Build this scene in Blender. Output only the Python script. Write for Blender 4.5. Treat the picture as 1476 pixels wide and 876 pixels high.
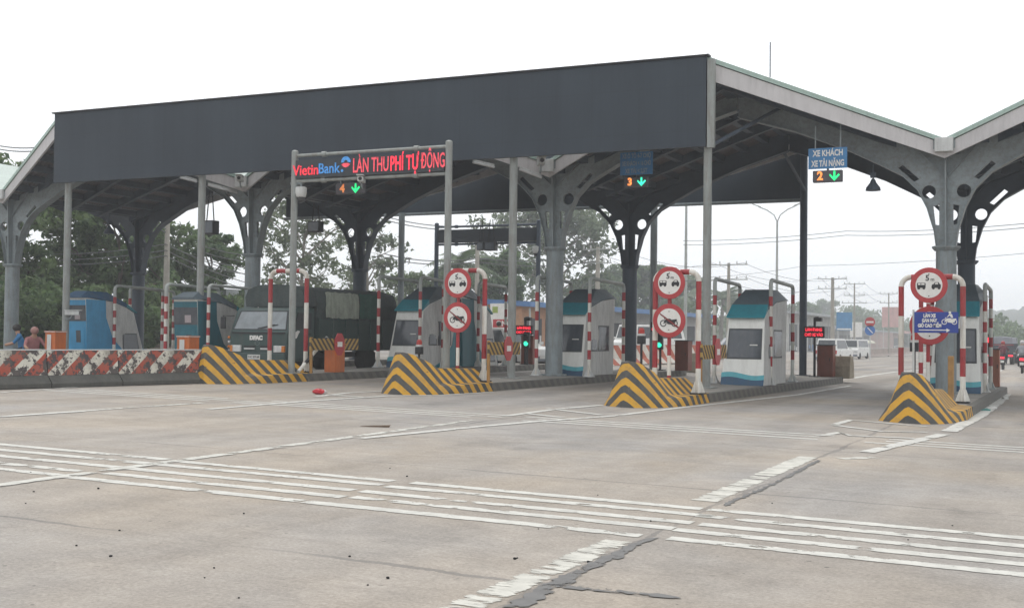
import bpy, bmesh, math, random
import numpy as np
from mathutils import Vector, Matrix

scene = bpy.context.scene
for o in list(bpy.data.objects):
    bpy.data.objects.remove(o)

# ------------------------------------------------------------------ camera
IMG_W, IMG_H = 1476.0, 876.0
FOCAL = 1737.56
CAM_H = 1.5
HAZE = 0.0012
SLOPE = 0.0174            # crossfall of the carriageway, rising to the left
def cam_axes(yaw, pitch, roll):
    f = np.array([-math.sin(yaw)*math.cos(pitch), math.cos(yaw)*math.cos(pitch), math.sin(pitch)])
    r = np.array([math.cos(yaw), math.sin(yaw), 0.0])
    d = -np.cross(r, f)
    c, s = math.cos(roll), math.sin(roll)
    return c*r+s*d, -s*r+c*d, f
RGT, DWN, FWD = cam_axes(0.43317, 0.02649, -0.01193)
cd = bpy.data.cameras.new("camera")
cam = bpy.data.objects.new("camera", cd)
scene.collection.objects.link(cam)
cam.matrix_world = Matrix(((RGT[0], -DWN[0], -FWD[0], 0), (RGT[1], -DWN[1], -FWD[1], 0),
                           (RGT[2], -DWN[2], -FWD[2], CAM_H), (0, 0, 0, 1)))
cd.sensor_width = 36.0
cd.lens = 36.0*FOCAL/IMG_W
cd.clip_start = 0.1
cd.clip_end = 6000
scene.camera = cam

# ------------------------------------------------------------------ light
SUN_EL, SUN_AZ = math.radians(62), math.radians(-35)
world = bpy.data.worlds.new("World")
scene.world = world
world.use_nodes = True
wn, wl = world.node_tree.nodes, world.node_tree.links
wn.clear()
wo = wn.new('ShaderNodeOutputWorld')
bg = wn.new('ShaderNodeBackground')
sky = wn.new('ShaderNodeTexSky')
sky.sky_type = 'NISHITA'
sky.sun_disc = False
sky.sun_elevation = SUN_EL
sky.sun_rotation = SUN_AZ
sky.air_density = 1.0
sky.dust_density = 6.0
sky.ozone_density = 1.0
hs = wn.new('ShaderNodeHueSaturation')
hs.inputs['Saturation'].default_value = 0.12
mixw = wn.new('ShaderNodeMix'); mixw.data_type = 'RGBA'
mixw.inputs['Factor'].default_value = 0.72          # closed cloud cover over the sky
mixw.inputs[7].default_value = (10.6, 10.9, 11.2, 1)
wl.new(sky.outputs[0], hs.inputs['Color'])
wl.new(hs.outputs[0], mixw.inputs[6])
wl.new(mixw.outputs[2], bg.inputs['Color'])
bg.inputs['Strength'].default_value = 0.125
wl.new(bg.outputs[0], wo.inputs['Surface'])

sd = bpy.data.lights.new("sun", 'SUN')
sd.energy = 0.9
sd.angle = math.radians(25)
sd.color = (1.0, 0.96, 0.90)
sun = bpy.data.objects.new("sun", sd)
scene.collection.objects.link(sun)
sdir = Vector((math.sin(SUN_AZ)*math.cos(SUN_EL), math.cos(SUN_AZ)*math.cos(SUN_EL), math.sin(SUN_EL)))
sun.rotation_euler = sdir.to_track_quat('Z', 'Y').to_euler()
sun.location = (0, 0, 60)

vs = scene.view_settings
vs.view_transform = 'Standard'
vs.look = 'None'
vs.exposure = 0.12
vs.gamma = 1.0
vs.use_curve_mapping = False
scene.cycles.max_bounces = 8
scene.cycles.transparent_max_bounces = 16
scene.cycles.volume_bounces = 1

# ------------------------------------------------------------------ geometry of the view (used to survey the place)
def ray(x, y):
    return RGT*((x-IMG_W/2)/FOCAL) + DWN*((y-IMG_H/2)/FOCAL) + FWD
EYE = np.array([0, 0, CAM_H])
def G(x, y, z=0.0):                      # point of the sloping ground (raised by z)
    d = ray(x, y); n = np.array([SLOPE, 0, 1.0]); t = (z-n@EYE)/(n@d)
    return EYE+t*d
def GF(x, y):                            # the same for the falling road beyond the plaza
    d = ray(x, y); lo, hi = 5.0, 900.0
    for _ in range(60):
        t = (lo+hi)/2; p = EYE+t*d
        if p[2] > gz(p[0], p[1]): lo = t
        else: hi = t
    return EYE+lo*d
def AX(x, y, X):
    d = ray(x, y); return EYE+d*(X/d[0])
def AY(x, y, Y):
    d = ray(x, y); return EYE+d*(Y/d[1])
def gz(x, y=0.0):                        # the road falls away gently beyond the plaza
    return -SLOPE*max(-60.0, min(12.0, x)) - 0.0075*max(0.0, min(y, 420.0)-48.0)
KERB = 0.19                              # island top above the road

# ------------------------------------------------------------------ materials
MATS = {}
def newmat(name):
    m = bpy.data.materials.new(name); m.use_nodes = True
    nt = m.node_tree
    return m, nt.nodes, nt.links, nt.nodes['Principled BSDF']
def mat(name, col, rough=0.6, var=0.14, scale=4.0, metal=0.0, bump=0.0, dirt=0.0, dirtcol=(0.10, 0.09, 0.075), streak=True, spec=0.4):
    """painted / plain surface with uneven tone, dirt streaks and a little bump"""
    if name in MATS: return MATS[name]
    m, N, L, p = newmat(name)
    tc = N.new('ShaderNodeTexCoord')
    nz = N.new('ShaderNodeTexNoise'); nz.inputs['Scale'].default_value = scale
    nz.inputs['Detail'].default_value = 6; nz.inputs['Roughness'].default_value = 0.65
    L.new(tc.outputs['Object'], nz.inputs['Vector'])
    mr = N.new('ShaderNodeMapRange'); mr.inputs['From Min'].default_value = 0.3; mr.inputs['From Max'].default_value = 0.7
    mr.inputs['To Min'].default_value = 1-var; mr.inputs['To Max'].default_value = 1+var
    L.new(nz.outputs['Fac'], mr.inputs['Value'])
    mx = N.new('ShaderNodeMix'); mx.data_type = 'RGBA'; mx.blend_type = 'MULTIPLY'; mx.inputs['Factor'].default_value = 1
    mx.inputs[6].default_value = (*col, 1)
    L.new(mr.outputs[0], mx.inputs[7])
    out = mx.outputs[2]
    if dirt > 0:
        mp = N.new('ShaderNodeMapping'); mp.inputs['Scale'].default_value = (6, 6, 0.9) if streak else (3, 3, 3)
        L.new(tc.outputs['Object'], mp.inputs['Vector'])
        n2 = N.new('ShaderNodeTexNoise'); n2.inputs['Scale'].default_value = 1.6; n2.inputs['Detail'].default_value = 7
        n2.inputs['Roughness'].default_value = 0.7
        L.new(mp.outputs[0], n2.inputs['Vector'])
        r2 = N.new('ShaderNodeMapRange'); r2.inputs['From Min'].default_value = 0.44; r2.inputs['From Max'].default_value = 0.72
        r2.inputs['To Max'].default_value = dirt
        L.new(n2.outputs['Fac'], r2.inputs['Value'])
        m2 = N.new('ShaderNodeMix'); m2.data_type = 'RGBA'
        L.new(r2.outputs[0], m2.inputs['Factor']); L.new(out, m2.inputs[6]); m2.inputs[7].default_value = (*dirtcol, 1)
        out = m2.outputs[2]
    L.new(out, p.inputs['Base Color'])
    rr = N.new('ShaderNodeMapRange'); rr.inputs['To Min'].default_value = max(0.05, rough-0.12); rr.inputs['To Max'].default_value = min(1, rough+0.12)
    L.new(nz.outputs['Fac'], rr.inputs['Value']); L.new(rr.outputs[0], p.inputs['Roughness'])
    p.inputs['Metallic'].default_value = metal
    p.inputs['Specular IOR Level'].default_value = spec
    if bump > 0:
        b = N.new('ShaderNodeBump'); b.inputs['Strength'].default_value = bump; b.inputs['Distance'].default_value = 0.02
        n3 = N.new('ShaderNodeTexNoise'); n3.inputs['Scale'].default_value = scale*6; n3.inputs['Detail'].default_value = 5
        L.new(tc.outputs['Object'], n3.inputs['Vector'])
        L.new(n3.outputs['Fac'], b.inputs['Height']); L.new(b.outputs[0], p.inputs['Normal'])
    MATS[name] = m
    return m
def emit(name, col, strength=1.5):
    if name in MATS: return MATS[name]
    m, N, L, p = newmat(name)
    p.inputs['Base Color'].default_value = (*[c*0.3 for c in col], 1)
    p.inputs['Emission Color'].default_value = (*col, 1)
    p.inputs['Emission Strength'].default_value = strength
    tc = N.new('ShaderNodeTexCoord'); nz = N.new('ShaderNodeTexNoise'); nz.inputs['Scale'].default_value = 14
    L.new(tc.outputs['Object'], nz.inputs['Vector'])
    mr = N.new('ShaderNodeMapRange'); mr.inputs['From Min'].default_value = .3; mr.inputs['From Max'].default_value = .7
    mr.inputs['To Min'].default_value = strength*0.55; mr.inputs['To Max'].default_value = strength*1.3
    L.new(nz.outputs['Fac'], mr.inputs['Value']); L.new(mr.outputs[0], p.inputs['Emission Strength'])
    MATS[name] = m
    return m
def glass(name, col, rough=0.08):
    if name in MATS: return MATS[name]
    m = mat(name, col, rough, 0.25, 2.0, spec=0.7, dirt=0.25, dirtcol=(0.16, 0.17, 0.17))
    return m
def stripes(name, ca, cb, period, ky, kx=0.0, wear=0.0, wearcol=(0.06, 0.055, 0.05), duty=0.5, grime=0.35, xoff=0.0, phase=0.0):
    """painted stripes that run along z + ky*y + kx*x of the object itself, with chips and grime"""
    m, N, L, p = newmat(name)
    tc = N.new('ShaderNodeTexCoord')
    sep = N.new('ShaderNodeSeparateXYZ'); L.new(tc.outputs['Object'], sep.inputs[0])
    nz = N.new('ShaderNodeTexNoise'); nz.inputs['Scale'].default_value = 9; nz.inputs['Detail'].default_value = 3
    L.new(tc.outputs['Object'], nz.inputs['Vector'])
    def mth(op, a, b):
        n = N.new('ShaderNodeMath'); n.operation = op
        for i, q in enumerate((a, b)):
            if q is None: continue
            if isinstance(q, (int, float)): n.inputs[i].default_value = q
            else: L.new(q, n.inputs[i])
        return n.outputs[0]
    ax = mth('MULTIPLY', mth('ABSOLUTE', mth('ADD', sep.outputs[0], xoff), None), kx) if kx else 0.0
    u = mth('ADD', mth('ADD', sep.outputs[2], mth('MULTIPLY', sep.outputs[1], ky)), ax)
    u = mth('ADD', u, mth('MULTIPLY', nz.outputs['Fac'], 0.022))
    fr = mth('FRACT', mth('ADD', mth('DIVIDE', u, period), phase), None)
    sel = mth('GREATER_THAN', fr, duty)
    mx = N.new('ShaderNodeMix'); mx.data_type = 'RGBA'
    L.new(sel, mx.inputs['Factor']); mx.inputs[6].default_value = (*ca, 1); mx.inputs[7].default_value = (*cb, 1)
    out = mx.outputs[2]
    if wear > 0:
        n2 = N.new('ShaderNodeTexNoise'); n2.inputs['Scale'].default_value = 5.5; n2.inputs['Detail'].default_value = 9; n2.inputs['Roughness'].default_value = 0.72
        L.new(tc.outputs['Object'], n2.inputs['Vector'])
        g = N.new('ShaderNodeMapRange'); g.inputs['From Min'].default_value = 1-wear; g.inputs['From Max'].default_value = 1-wear+0.02
        L.new(n2.outputs['Fac'], g.inputs['Value'])
        m3 = N.new('ShaderNodeMix'); m3.data_type = 'RGBA'
        L.new(g.outputs[0], m3.inputs['Factor']); L.new(out, m3.inputs[6]); m3.inputs[7].default_value = (*wearcol, 1)
        out = m3.outputs[2]
    n4 = N.new('ShaderNodeTexNoise'); n4.inputs['Scale'].default_value = 3; n4.inputs['Detail'].default_value = 8; n4.inputs['Roughness'].default_value = .7
    L.new(tc.outputs['Object'], n4.inputs['Vector'])
    g4 = N.new('ShaderNodeMapRange'); g4.inputs['From Min'].default_value = .45; g4.inputs['From Max'].default_value = .75; g4.inputs['To Max'].default_value = grime
    L.new(n4.outputs['Fac'], g4.inputs['Value'])
    m4 = N.new('ShaderNodeMix'); m4.data_type = 'RGBA'
    L.new(g4.outputs[0], m4.inputs['Factor']); L.new(out, m4.inputs[6]); m4.inputs[7].default_value = (.16, .14, .115, 1)
    L.new(m4.outputs[2], p.inputs['Base Color'])
    p.inputs['Roughness'].default_value = 0.7
    b = N.new('ShaderNodeBump'); b.inputs['Strength'].default_value = .25; b.inputs['Distance'].default_value = .02
    n5 = N.new('ShaderNodeTexNoise'); n5.inputs['Scale'].default_value = 30; n5.inputs['Detail'].default_value = 5
    L.new(tc.outputs['Object'], n5.inputs['Vector']); L.new(n5.outputs['Fac'], b.inputs['Height']); L.new(b.outputs[0], p.inputs['Normal'])
    return m

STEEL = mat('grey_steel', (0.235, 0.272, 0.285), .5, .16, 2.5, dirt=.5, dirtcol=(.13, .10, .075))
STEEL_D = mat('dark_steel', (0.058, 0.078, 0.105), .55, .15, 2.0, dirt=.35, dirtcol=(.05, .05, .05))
STEEL_L = mat('pale_steel', (0.27, 0.29, 0.28), .5, .14, 2.5, dirt=.55, dirtcol=(.15, .11, .08))
GALV = mat('galvanised_pipe', (0.38, 0.40, 0.385), .5, .15, 4, dirt=.35)
RED = mat('red_paint', (0.34, 0.03, 0.038), .5, .22, 5, dirt=.55, dirtcol=(.22, .09, .07))
WHITE = mat('white_paint', (0.70, 0.69, 0.64), .5, .10, 5, dirt=.6, dirtcol=(.30, .21, .13))
SIGNRED = mat('sign_red', (0.42, 0.045, 0.05), .4, .12, 6, dirt=.12)
SIGNWHITE = mat('sign_white', (0.74, 0.73, 0.70), .4, .06, 5, dirt=.2, dirtcol=(.4, .37, .32))
SIGNBLUE = mat('sign_blue', (0.02, 0.05, 0.28), .4, .1, 5, dirt=.1)
SIGNBLUE2 = mat('lane_sign_blue', (0.05, 0.20, 0.42), .45, .1, 5, dirt=.2)
BLACK = mat('black_metal', (0.022, 0.023, 0.026), .5, .2, 6)
RUBBER = mat('rubber', (0.02, 0.02, 0.02), .85, .2, 8)
ORANGE = mat('orange_cabinet', (0.50, 0.13, 0.03), .5, .15, 4, dirt=.3)
BROWN = mat('brown_cabinet', (0.20, 0.055, 0.035), .55, .15, 4, dirt=.3)
GREYW = mat('grey_white', (0.55, 0.56, 0.55), .5, .1, 4, dirt=.3)
KERBM = stripes('kerb_faded_stripes', (.135, .129, .114), (.092, .09, .084), .40, 1.0, wear=.36, wearcol=(.06, .055, .05), grime=.6)
TOPM = mat('island_concrete', (0.26, 0.245, 0.22), .85, .25, 2, bump=.3, dirt=.4, streak=False)
def fascia_mat():
    m, N, L, p = newmat('fascia_sheet'); tc = N.new('ShaderNodeTexCoord')
    mp = N.new('ShaderNodeMapping'); mp.inputs['Scale'].default_value = (1.6, 1, .10); L.new(tc.outputs['Object'], mp.inputs['Vector'])
    n = N.new('ShaderNodeTexNoise'); n.inputs['Scale'].default_value = 1.4; n.inputs['Detail'].default_value = 7; n.inputs['Roughness'].default_value = .7; L.new(mp.outputs[0], n.inputs['Vector'])
    n2 = N.new('ShaderNodeTexNoise'); n2.inputs['Scale'].default_value = .35; n2.inputs['Detail'].default_value = 4; L.new(tc.outputs['Object'], n2.inputs['Vector'])
    br = N.new('ShaderNodeTexBrick'); br.offset = 0; br.inputs['Scale'].default_value = 1; br.inputs['Brick Width'].default_value = 1.22; br.inputs['Row Height'].default_value = 1.07; br.inputs['Mortar Size'].default_value = .012
    br.inputs['Color1'].default_value = (1, 1, 1, 1); br.inputs['Color2'].default_value = (.95, .95, .95, 1); br.inputs['Mortar'].default_value = (.84, .84, .84, 1)
    sw = N.new('ShaderNodeSeparateXYZ'); cb = N.new('ShaderNodeCombineXYZ'); L.new(tc.outputs['Object'], sw.inputs[0]); L.new(sw.outputs[0], cb.inputs[0]); L.new(sw.outputs[2], cb.inputs[1]); L.new(cb.outputs[0], br.inputs['Vector'])
    ad = N.new('ShaderNodeMath'); ad.operation = 'ADD'; L.new(n.outputs['Fac'], ad.inputs[0]); L.new(n2.outputs['Fac'], ad.inputs[1])
    r = N.new('ShaderNodeMapRange'); r.inputs['From Min'].default_value = .7; r.inputs['From Max'].default_value = 1.35; L.new(ad.outputs[0], r.inputs['Value'])
    mx = N.new('ShaderNodeMix'); mx.data_type = 'RGBA'; mx.inputs[6].default_value = (.012, .021, .034, 1); mx.inputs[7].default_value = (.027, .041, .058, 1); L.new(r.outputs[0], mx.inputs['Factor'])
    ml = N.new('ShaderNodeMix'); ml.data_type = 'RGBA'; ml.blend_type = 'MULTIPLY'; ml.inputs['Factor'].default_value = 1; L.new(mx.outputs[2], ml.inputs[6]); L.new(br.outputs[0], ml.inputs[7])
    L.new(ml.outputs[2], p.inputs['Base Color']); p.inputs['Roughness'].default_value = .6
    b = N.new('ShaderNodeBump'); b.inputs['Strength'].default_value = .4; b.inputs['Distance'].default_value = .03; L.new(n2.outputs['Fac'], b.inputs['Height']); L.new(b.outputs[0], p.inputs['Normal'])
    return m
CHARCOAL = fascia_mat()
LED_RED = emit('led_red', (1.0, 0.04, 0.07), 1.0)
LED_REDB = emit('led_red_bright', (1.0, 0.03, 0.06), 1.7)
LED_PINK = emit('led_pink', (1.0, 0.10, 0.14), .75)
LED_BLUE = emit('led_blue', (0.07, 0.30, 0.70), .7)
LED_GREEN = emit('led_green', (0.02, 0.85, 0.25), 1.3)
LED_CYAN = emit('led_cyan_green', (0.05, 0.95, 0.55), 1.5)
LED_ORANGE = emit('led_orange', (1.0, 0.30, 0.07), 1.4)
LED_DIM = emit('led_dim_orange', (0.8, 0.26, 0.08), .8)

# ------------------------------------------------------------------ mesh builder
COL = scene.collection
class MB:
    def __init__(s): s.v = []; s.f = []; s.m = []
    def add(s, vv, ff, mi=0):
        k = len(s.v); s.v += [tuple(float(c) for c in q) for q in vv]
        s.f += [tuple(i+k for i in f) for f in ff]
        s.m += [mi]*len(ff) if isinstance(mi, int) else list(mi)
        return s
    def box(s, c, d, mi=0, rz=0.0):
        x, y, z = [q/2 for q in d]; ca, sa = math.cos(rz), math.sin(rz)
        vv = [(c[0]+a*ca-b*sa, c[1]+a*sa+b*ca, c[2]+e) for a, b, e in
              ((-x, -y, -z), (x, -y, -z), (x, y, -z), (-x, y, -z), (-x, -y, z), (x, -y, z), (x, y, z), (-x, y, z))]
        return s.add(vv, [(0, 3, 2, 1), (4, 5, 6, 7), (0, 1, 5, 4), (1, 2, 6, 5), (2, 3, 7, 6), (3, 0, 4, 7)], mi)
    def hexa(s, a, b, mi=0):             # two quads (4 points each) joined
        return s.add(list(a)+list(b), [(0, 3, 2, 1), (4, 5, 6, 7), (0, 1, 5, 4), (1, 2, 6, 5), (2, 3, 7, 6), (3, 0, 4, 7)], mi)
    def prism(s, poly, axis, a, b, mi=0):
        def P(u, w, t): return {'x': (t, u, w), 'y': (u, t, w), 'z': (u, w, t)}[axis]
        n = len(poly); vv = [P(u, w, a) for u, w in poly]+[P(u, w, b) for u, w in poly]
        ff = [tuple(range(n))[::-1], tuple(range(n, 2*n))]+[(i, (i+1) % n, n+(i+1) % n, n+i) for i in range(n)]
        return s.add(vv, ff, mi)
    def tube(s, path, r, n=10, mi=0, bands=None, cap=True):
        P = [Vector(p) for p in path]
        if bands:                        # (length, material) list repeated along the tube
            cuts = []; acc = 0.0
            for ln, m_ in bands: cuts.append((acc, acc+ln, m_)); acc += ln
            out = [P[0]]; d = 0.0; marks = [c[0] for c in cuts[1:]]
            for a, b in zip(P, P[1:]):
                l = (b-a).length
                for q in [q for q in marks if d+1e-4 < q < d+l-1e-4]: out.append(a.lerp(b, (q-d)/l))
                out.append(b); d += l
            P = out
        rr = r if isinstance(r, (list, tuple)) else [r]*len(P)
        rings = []; k = len(s.v); prev = None
        for i, p in enumerate(P):
            t = ((P[min(i+1, len(P)-1)]-p).normalized()+(p-P[max(i-1, 0)]).normalized())
            t = t.normalized() if t.length > 1e-6 else Vector((0, 0, 1))
            if prev is None:
                u = t.orthogonal().normalized()
            else:
                u = (prev-t*prev.dot(t)); u = u.normalized() if u.length > 1e-6 else t.orthogonal().normalized()
            prev = u; w = t.cross(u)
            for j in range(n):
                a = 2*math.pi*j/n; s.v.append(tuple(p+(u*math.cos(a)+w*math.sin(a))*rr[min(i, len(rr)-1)]))
        d = 0.0
        for i in range(len(P)-1):
            l = (P[i+1]-P[i]).length; mm = mi
            if bands:
                mm = cuts[-1][2]
                for c0, c1, m_ in cuts:
                    if c0 <= d+l/2 < c1: mm = m_; break
            d += l
            for j in range(n):
                s.f.append((k+i*n+j, k+i*n+(j+1) % n, k+(i+1)*n+(j+1) % n, k+(i+1)*n+j)); s.m.append(mm)
        if cap:
            s.f.append(tuple(k+j for j in range(n))[::-1]); s.m.append(s.m[-1] if not bands else cuts[0][2])
            s.f.append(tuple(k+(len(P)-1)*n+j for j in range(n))); s.m.append(s.m[-2])
        return s
    def lathe(s, prof, n=16, c=(0, 0, 0), mi=0, axis='z'):
        vv = []
        for r, z in prof:
            for j in range(n):
                a = 2*math.pi*j/n; x, y = r*math.cos(a), r*math.sin(a)
                q = {'z': (x, y, z), 'y': (x, z, y), 'x': (z, x, y)}[axis]
                vv.append((c[0]+q[0], c[1]+q[1], c[2]+q[2]))
        ff = [(i*n+j, i*n+(j+1) % n, (i+1)*n+(j+1) % n, (i+1)*n+j) for i in range(len(prof)-1) for j in range(n)]
        ff += [tuple(range(n))[::-1], tuple(range((len(prof)-1)*n, len(prof)*n))]
        return s.add(vv, ff, mi)
    def ball(s, c, r, mi=0, n=10, sq=(1, 1, 1)):
        k = len(s.v); m = n//2+1
        for i in range(m+1):
            th = math.pi*i/m
            for j in range(n):
                a = 2*math.pi*j/n
                s.v.append((c[0]+r*sq[0]*math.sin(th)*math.cos(a), c[1]+r*sq[1]*math.sin(th)*math.sin(a), c[2]+r*sq[2]*math.cos(th)))
        for i in range(m):
            for j in range(n):
                s.f.append((k+i*n+j, k+i*n+(j+1) % n, k+(i+1)*n+(j+1) % n, k+(i+1)*n+j)); s.m.append(mi)
        return s
    def build(s, name, mats, parent=None, loc=(0, 0, 0), smooth=False, bevel=0.0, rotz=0.0):
        me = bpy.data.meshes.new(name)
        bm = bmesh.new()
        vs_ = [bm.verts.new(q) for q in s.v]
        for f, mi in zip(s.f, s.m):
            try:
                fc = bm.faces.new([vs_[i] for i in f]); fc.material_index = mi
            except ValueError: pass
        bmesh.ops.remove_doubles(bm, verts=bm.verts, dist=1e-5)
        bmesh.ops.recalc_face_normals(bm, faces=bm.faces)
        if bevel > 0:
            ed = [e for e in bm.edges if len(e.link_faces) == 2 and e.calc_face_angle(0) > 0.5]
            bmesh.ops.bevel(bm, geom=ed, offset=bevel, segments=2, profile=0.6, affect='EDGES', clamp_overlap=True)
        if smooth:
            for f in bm.faces: f.smooth = True
            for e in bm.edges:
                if len(e.link_faces) == 2 and e.calc_face_angle(0) > 0.6: e.smooth = False
        bm.to_mesh(me); bm.free()
        for m_ in (mats if isinstance(mats, (list, tuple)) else [mats]): me.materials.append(m_)
        ob = bpy.data.objects.new(name, me); COL.objects.link(ob)
        if parent is not None: ob.parent = parent
        ob.location = loc; ob.rotation_euler = (0, 0, rotz)
        return ob
def tag(o, label=None, cat=None, group=None, kind=None):
    if label: o['label'] = label
    if cat: o['category'] = cat
    if group: o['group'] = group
    if kind: o['kind'] = kind
    return o
def thing(name, label, cat, loc=(0, 0, 0), rotz=0.0, group=None):
    o = bpy.data.objects.new(name, None); COL.objects.link(o)
    o.empty_display_size = .2
    o.location = loc; o.rotation_euler = (0, 0, rotz)
    return tag(o, label, cat, group)
def dup(root, loc, rotz=0.0, label=None):
    r = root.copy(); COL.objects.link(r); r.location = loc; r.rotation_euler = (0, 0, rotz)
    if label: r['label'] = label
    for ch in list(root.children):
        c = ch.copy(); COL.objects.link(c); c.parent = r
        for g in ch.children:
            d = g.copy(); COL.objects.link(d); d.parent = c
    return r
def curve_to_mesh(cu, name, mats, parent, loc, rot):
    tmp = bpy.data.objects.new('tmp', cu); COL.objects.link(tmp)
    dg = bpy.context.evaluated_depsgraph_get(); dg.update()
    me = bpy.data.meshes.new_from_object(tmp.evaluated_get(dg))
    bpy.data.objects.remove(tmp); bpy.data.curves.remove(cu)
    me.name = name; me.materials.clear()
    for m_ in (mats if isinstance(mats, (list, tuple)) else [mats]): me.materials.append(m_)
    ob = bpy.data.objects.new(name, me); COL.objects.link(ob)
    if parent is not None: ob.parent = parent
    ob.location = loc; ob.rotation_euler = rot
    return ob
def text(s_, size, m_, parent, loc, rot=(math.pi/2, 0, 0), ext=.004, off=0.0, width=None, name='lettering', align='CENTER', shear=0.0, space=1.0):
    cu = bpy.data.curves.new('t', 'FONT'); cu.body = s_; cu.size = size; cu.extrude = ext; cu.offset = off
    cu.align_x = align; cu.align_y = 'CENTER'; cu.shear = shear; cu.resolution_u = 3; cu.space_line = space
    ob = curve_to_mesh(cu, name, m_, parent, loc, rot)
    if width:
        xs = [v.co.x for v in ob.data.vertices]; w = max(xs)-min(xs); mid = (max(xs)+min(xs))/2 if align == 'CENTER' else min(xs)
        for v in ob.data.vertices: v.co.x = (v.co.x-mid)*width/w
    return ob
def plate(outline, holes, depth, name, m_, parent, loc=(0, 0, 0), rot=(math.pi/2, 0, 0)):
    cu = bpy.data.curves.new('p', 'CURVE'); cu.dimensions = '2D'; cu.fill_mode = 'BOTH'; cu.extrude = depth/2
    for pl in [outline]+holes:
        sp = cu.splines.new('POLY'); sp.points.add(len(pl)-1)
        for q, (x, y) in zip(sp.points, pl): q.co = (x, y, 0, 1)
        sp.use_cyclic_u = True
    return curve_to_mesh(cu, name, m_, parent, loc, rot)
def circ(cx, cy, r, n=18, ry=None):
    ry = ry or r
    return [(cx+r*math.cos(2*math.pi*i/n), cy+ry*math.sin(2*math.pi*i/n)) for i in range(n)]
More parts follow.
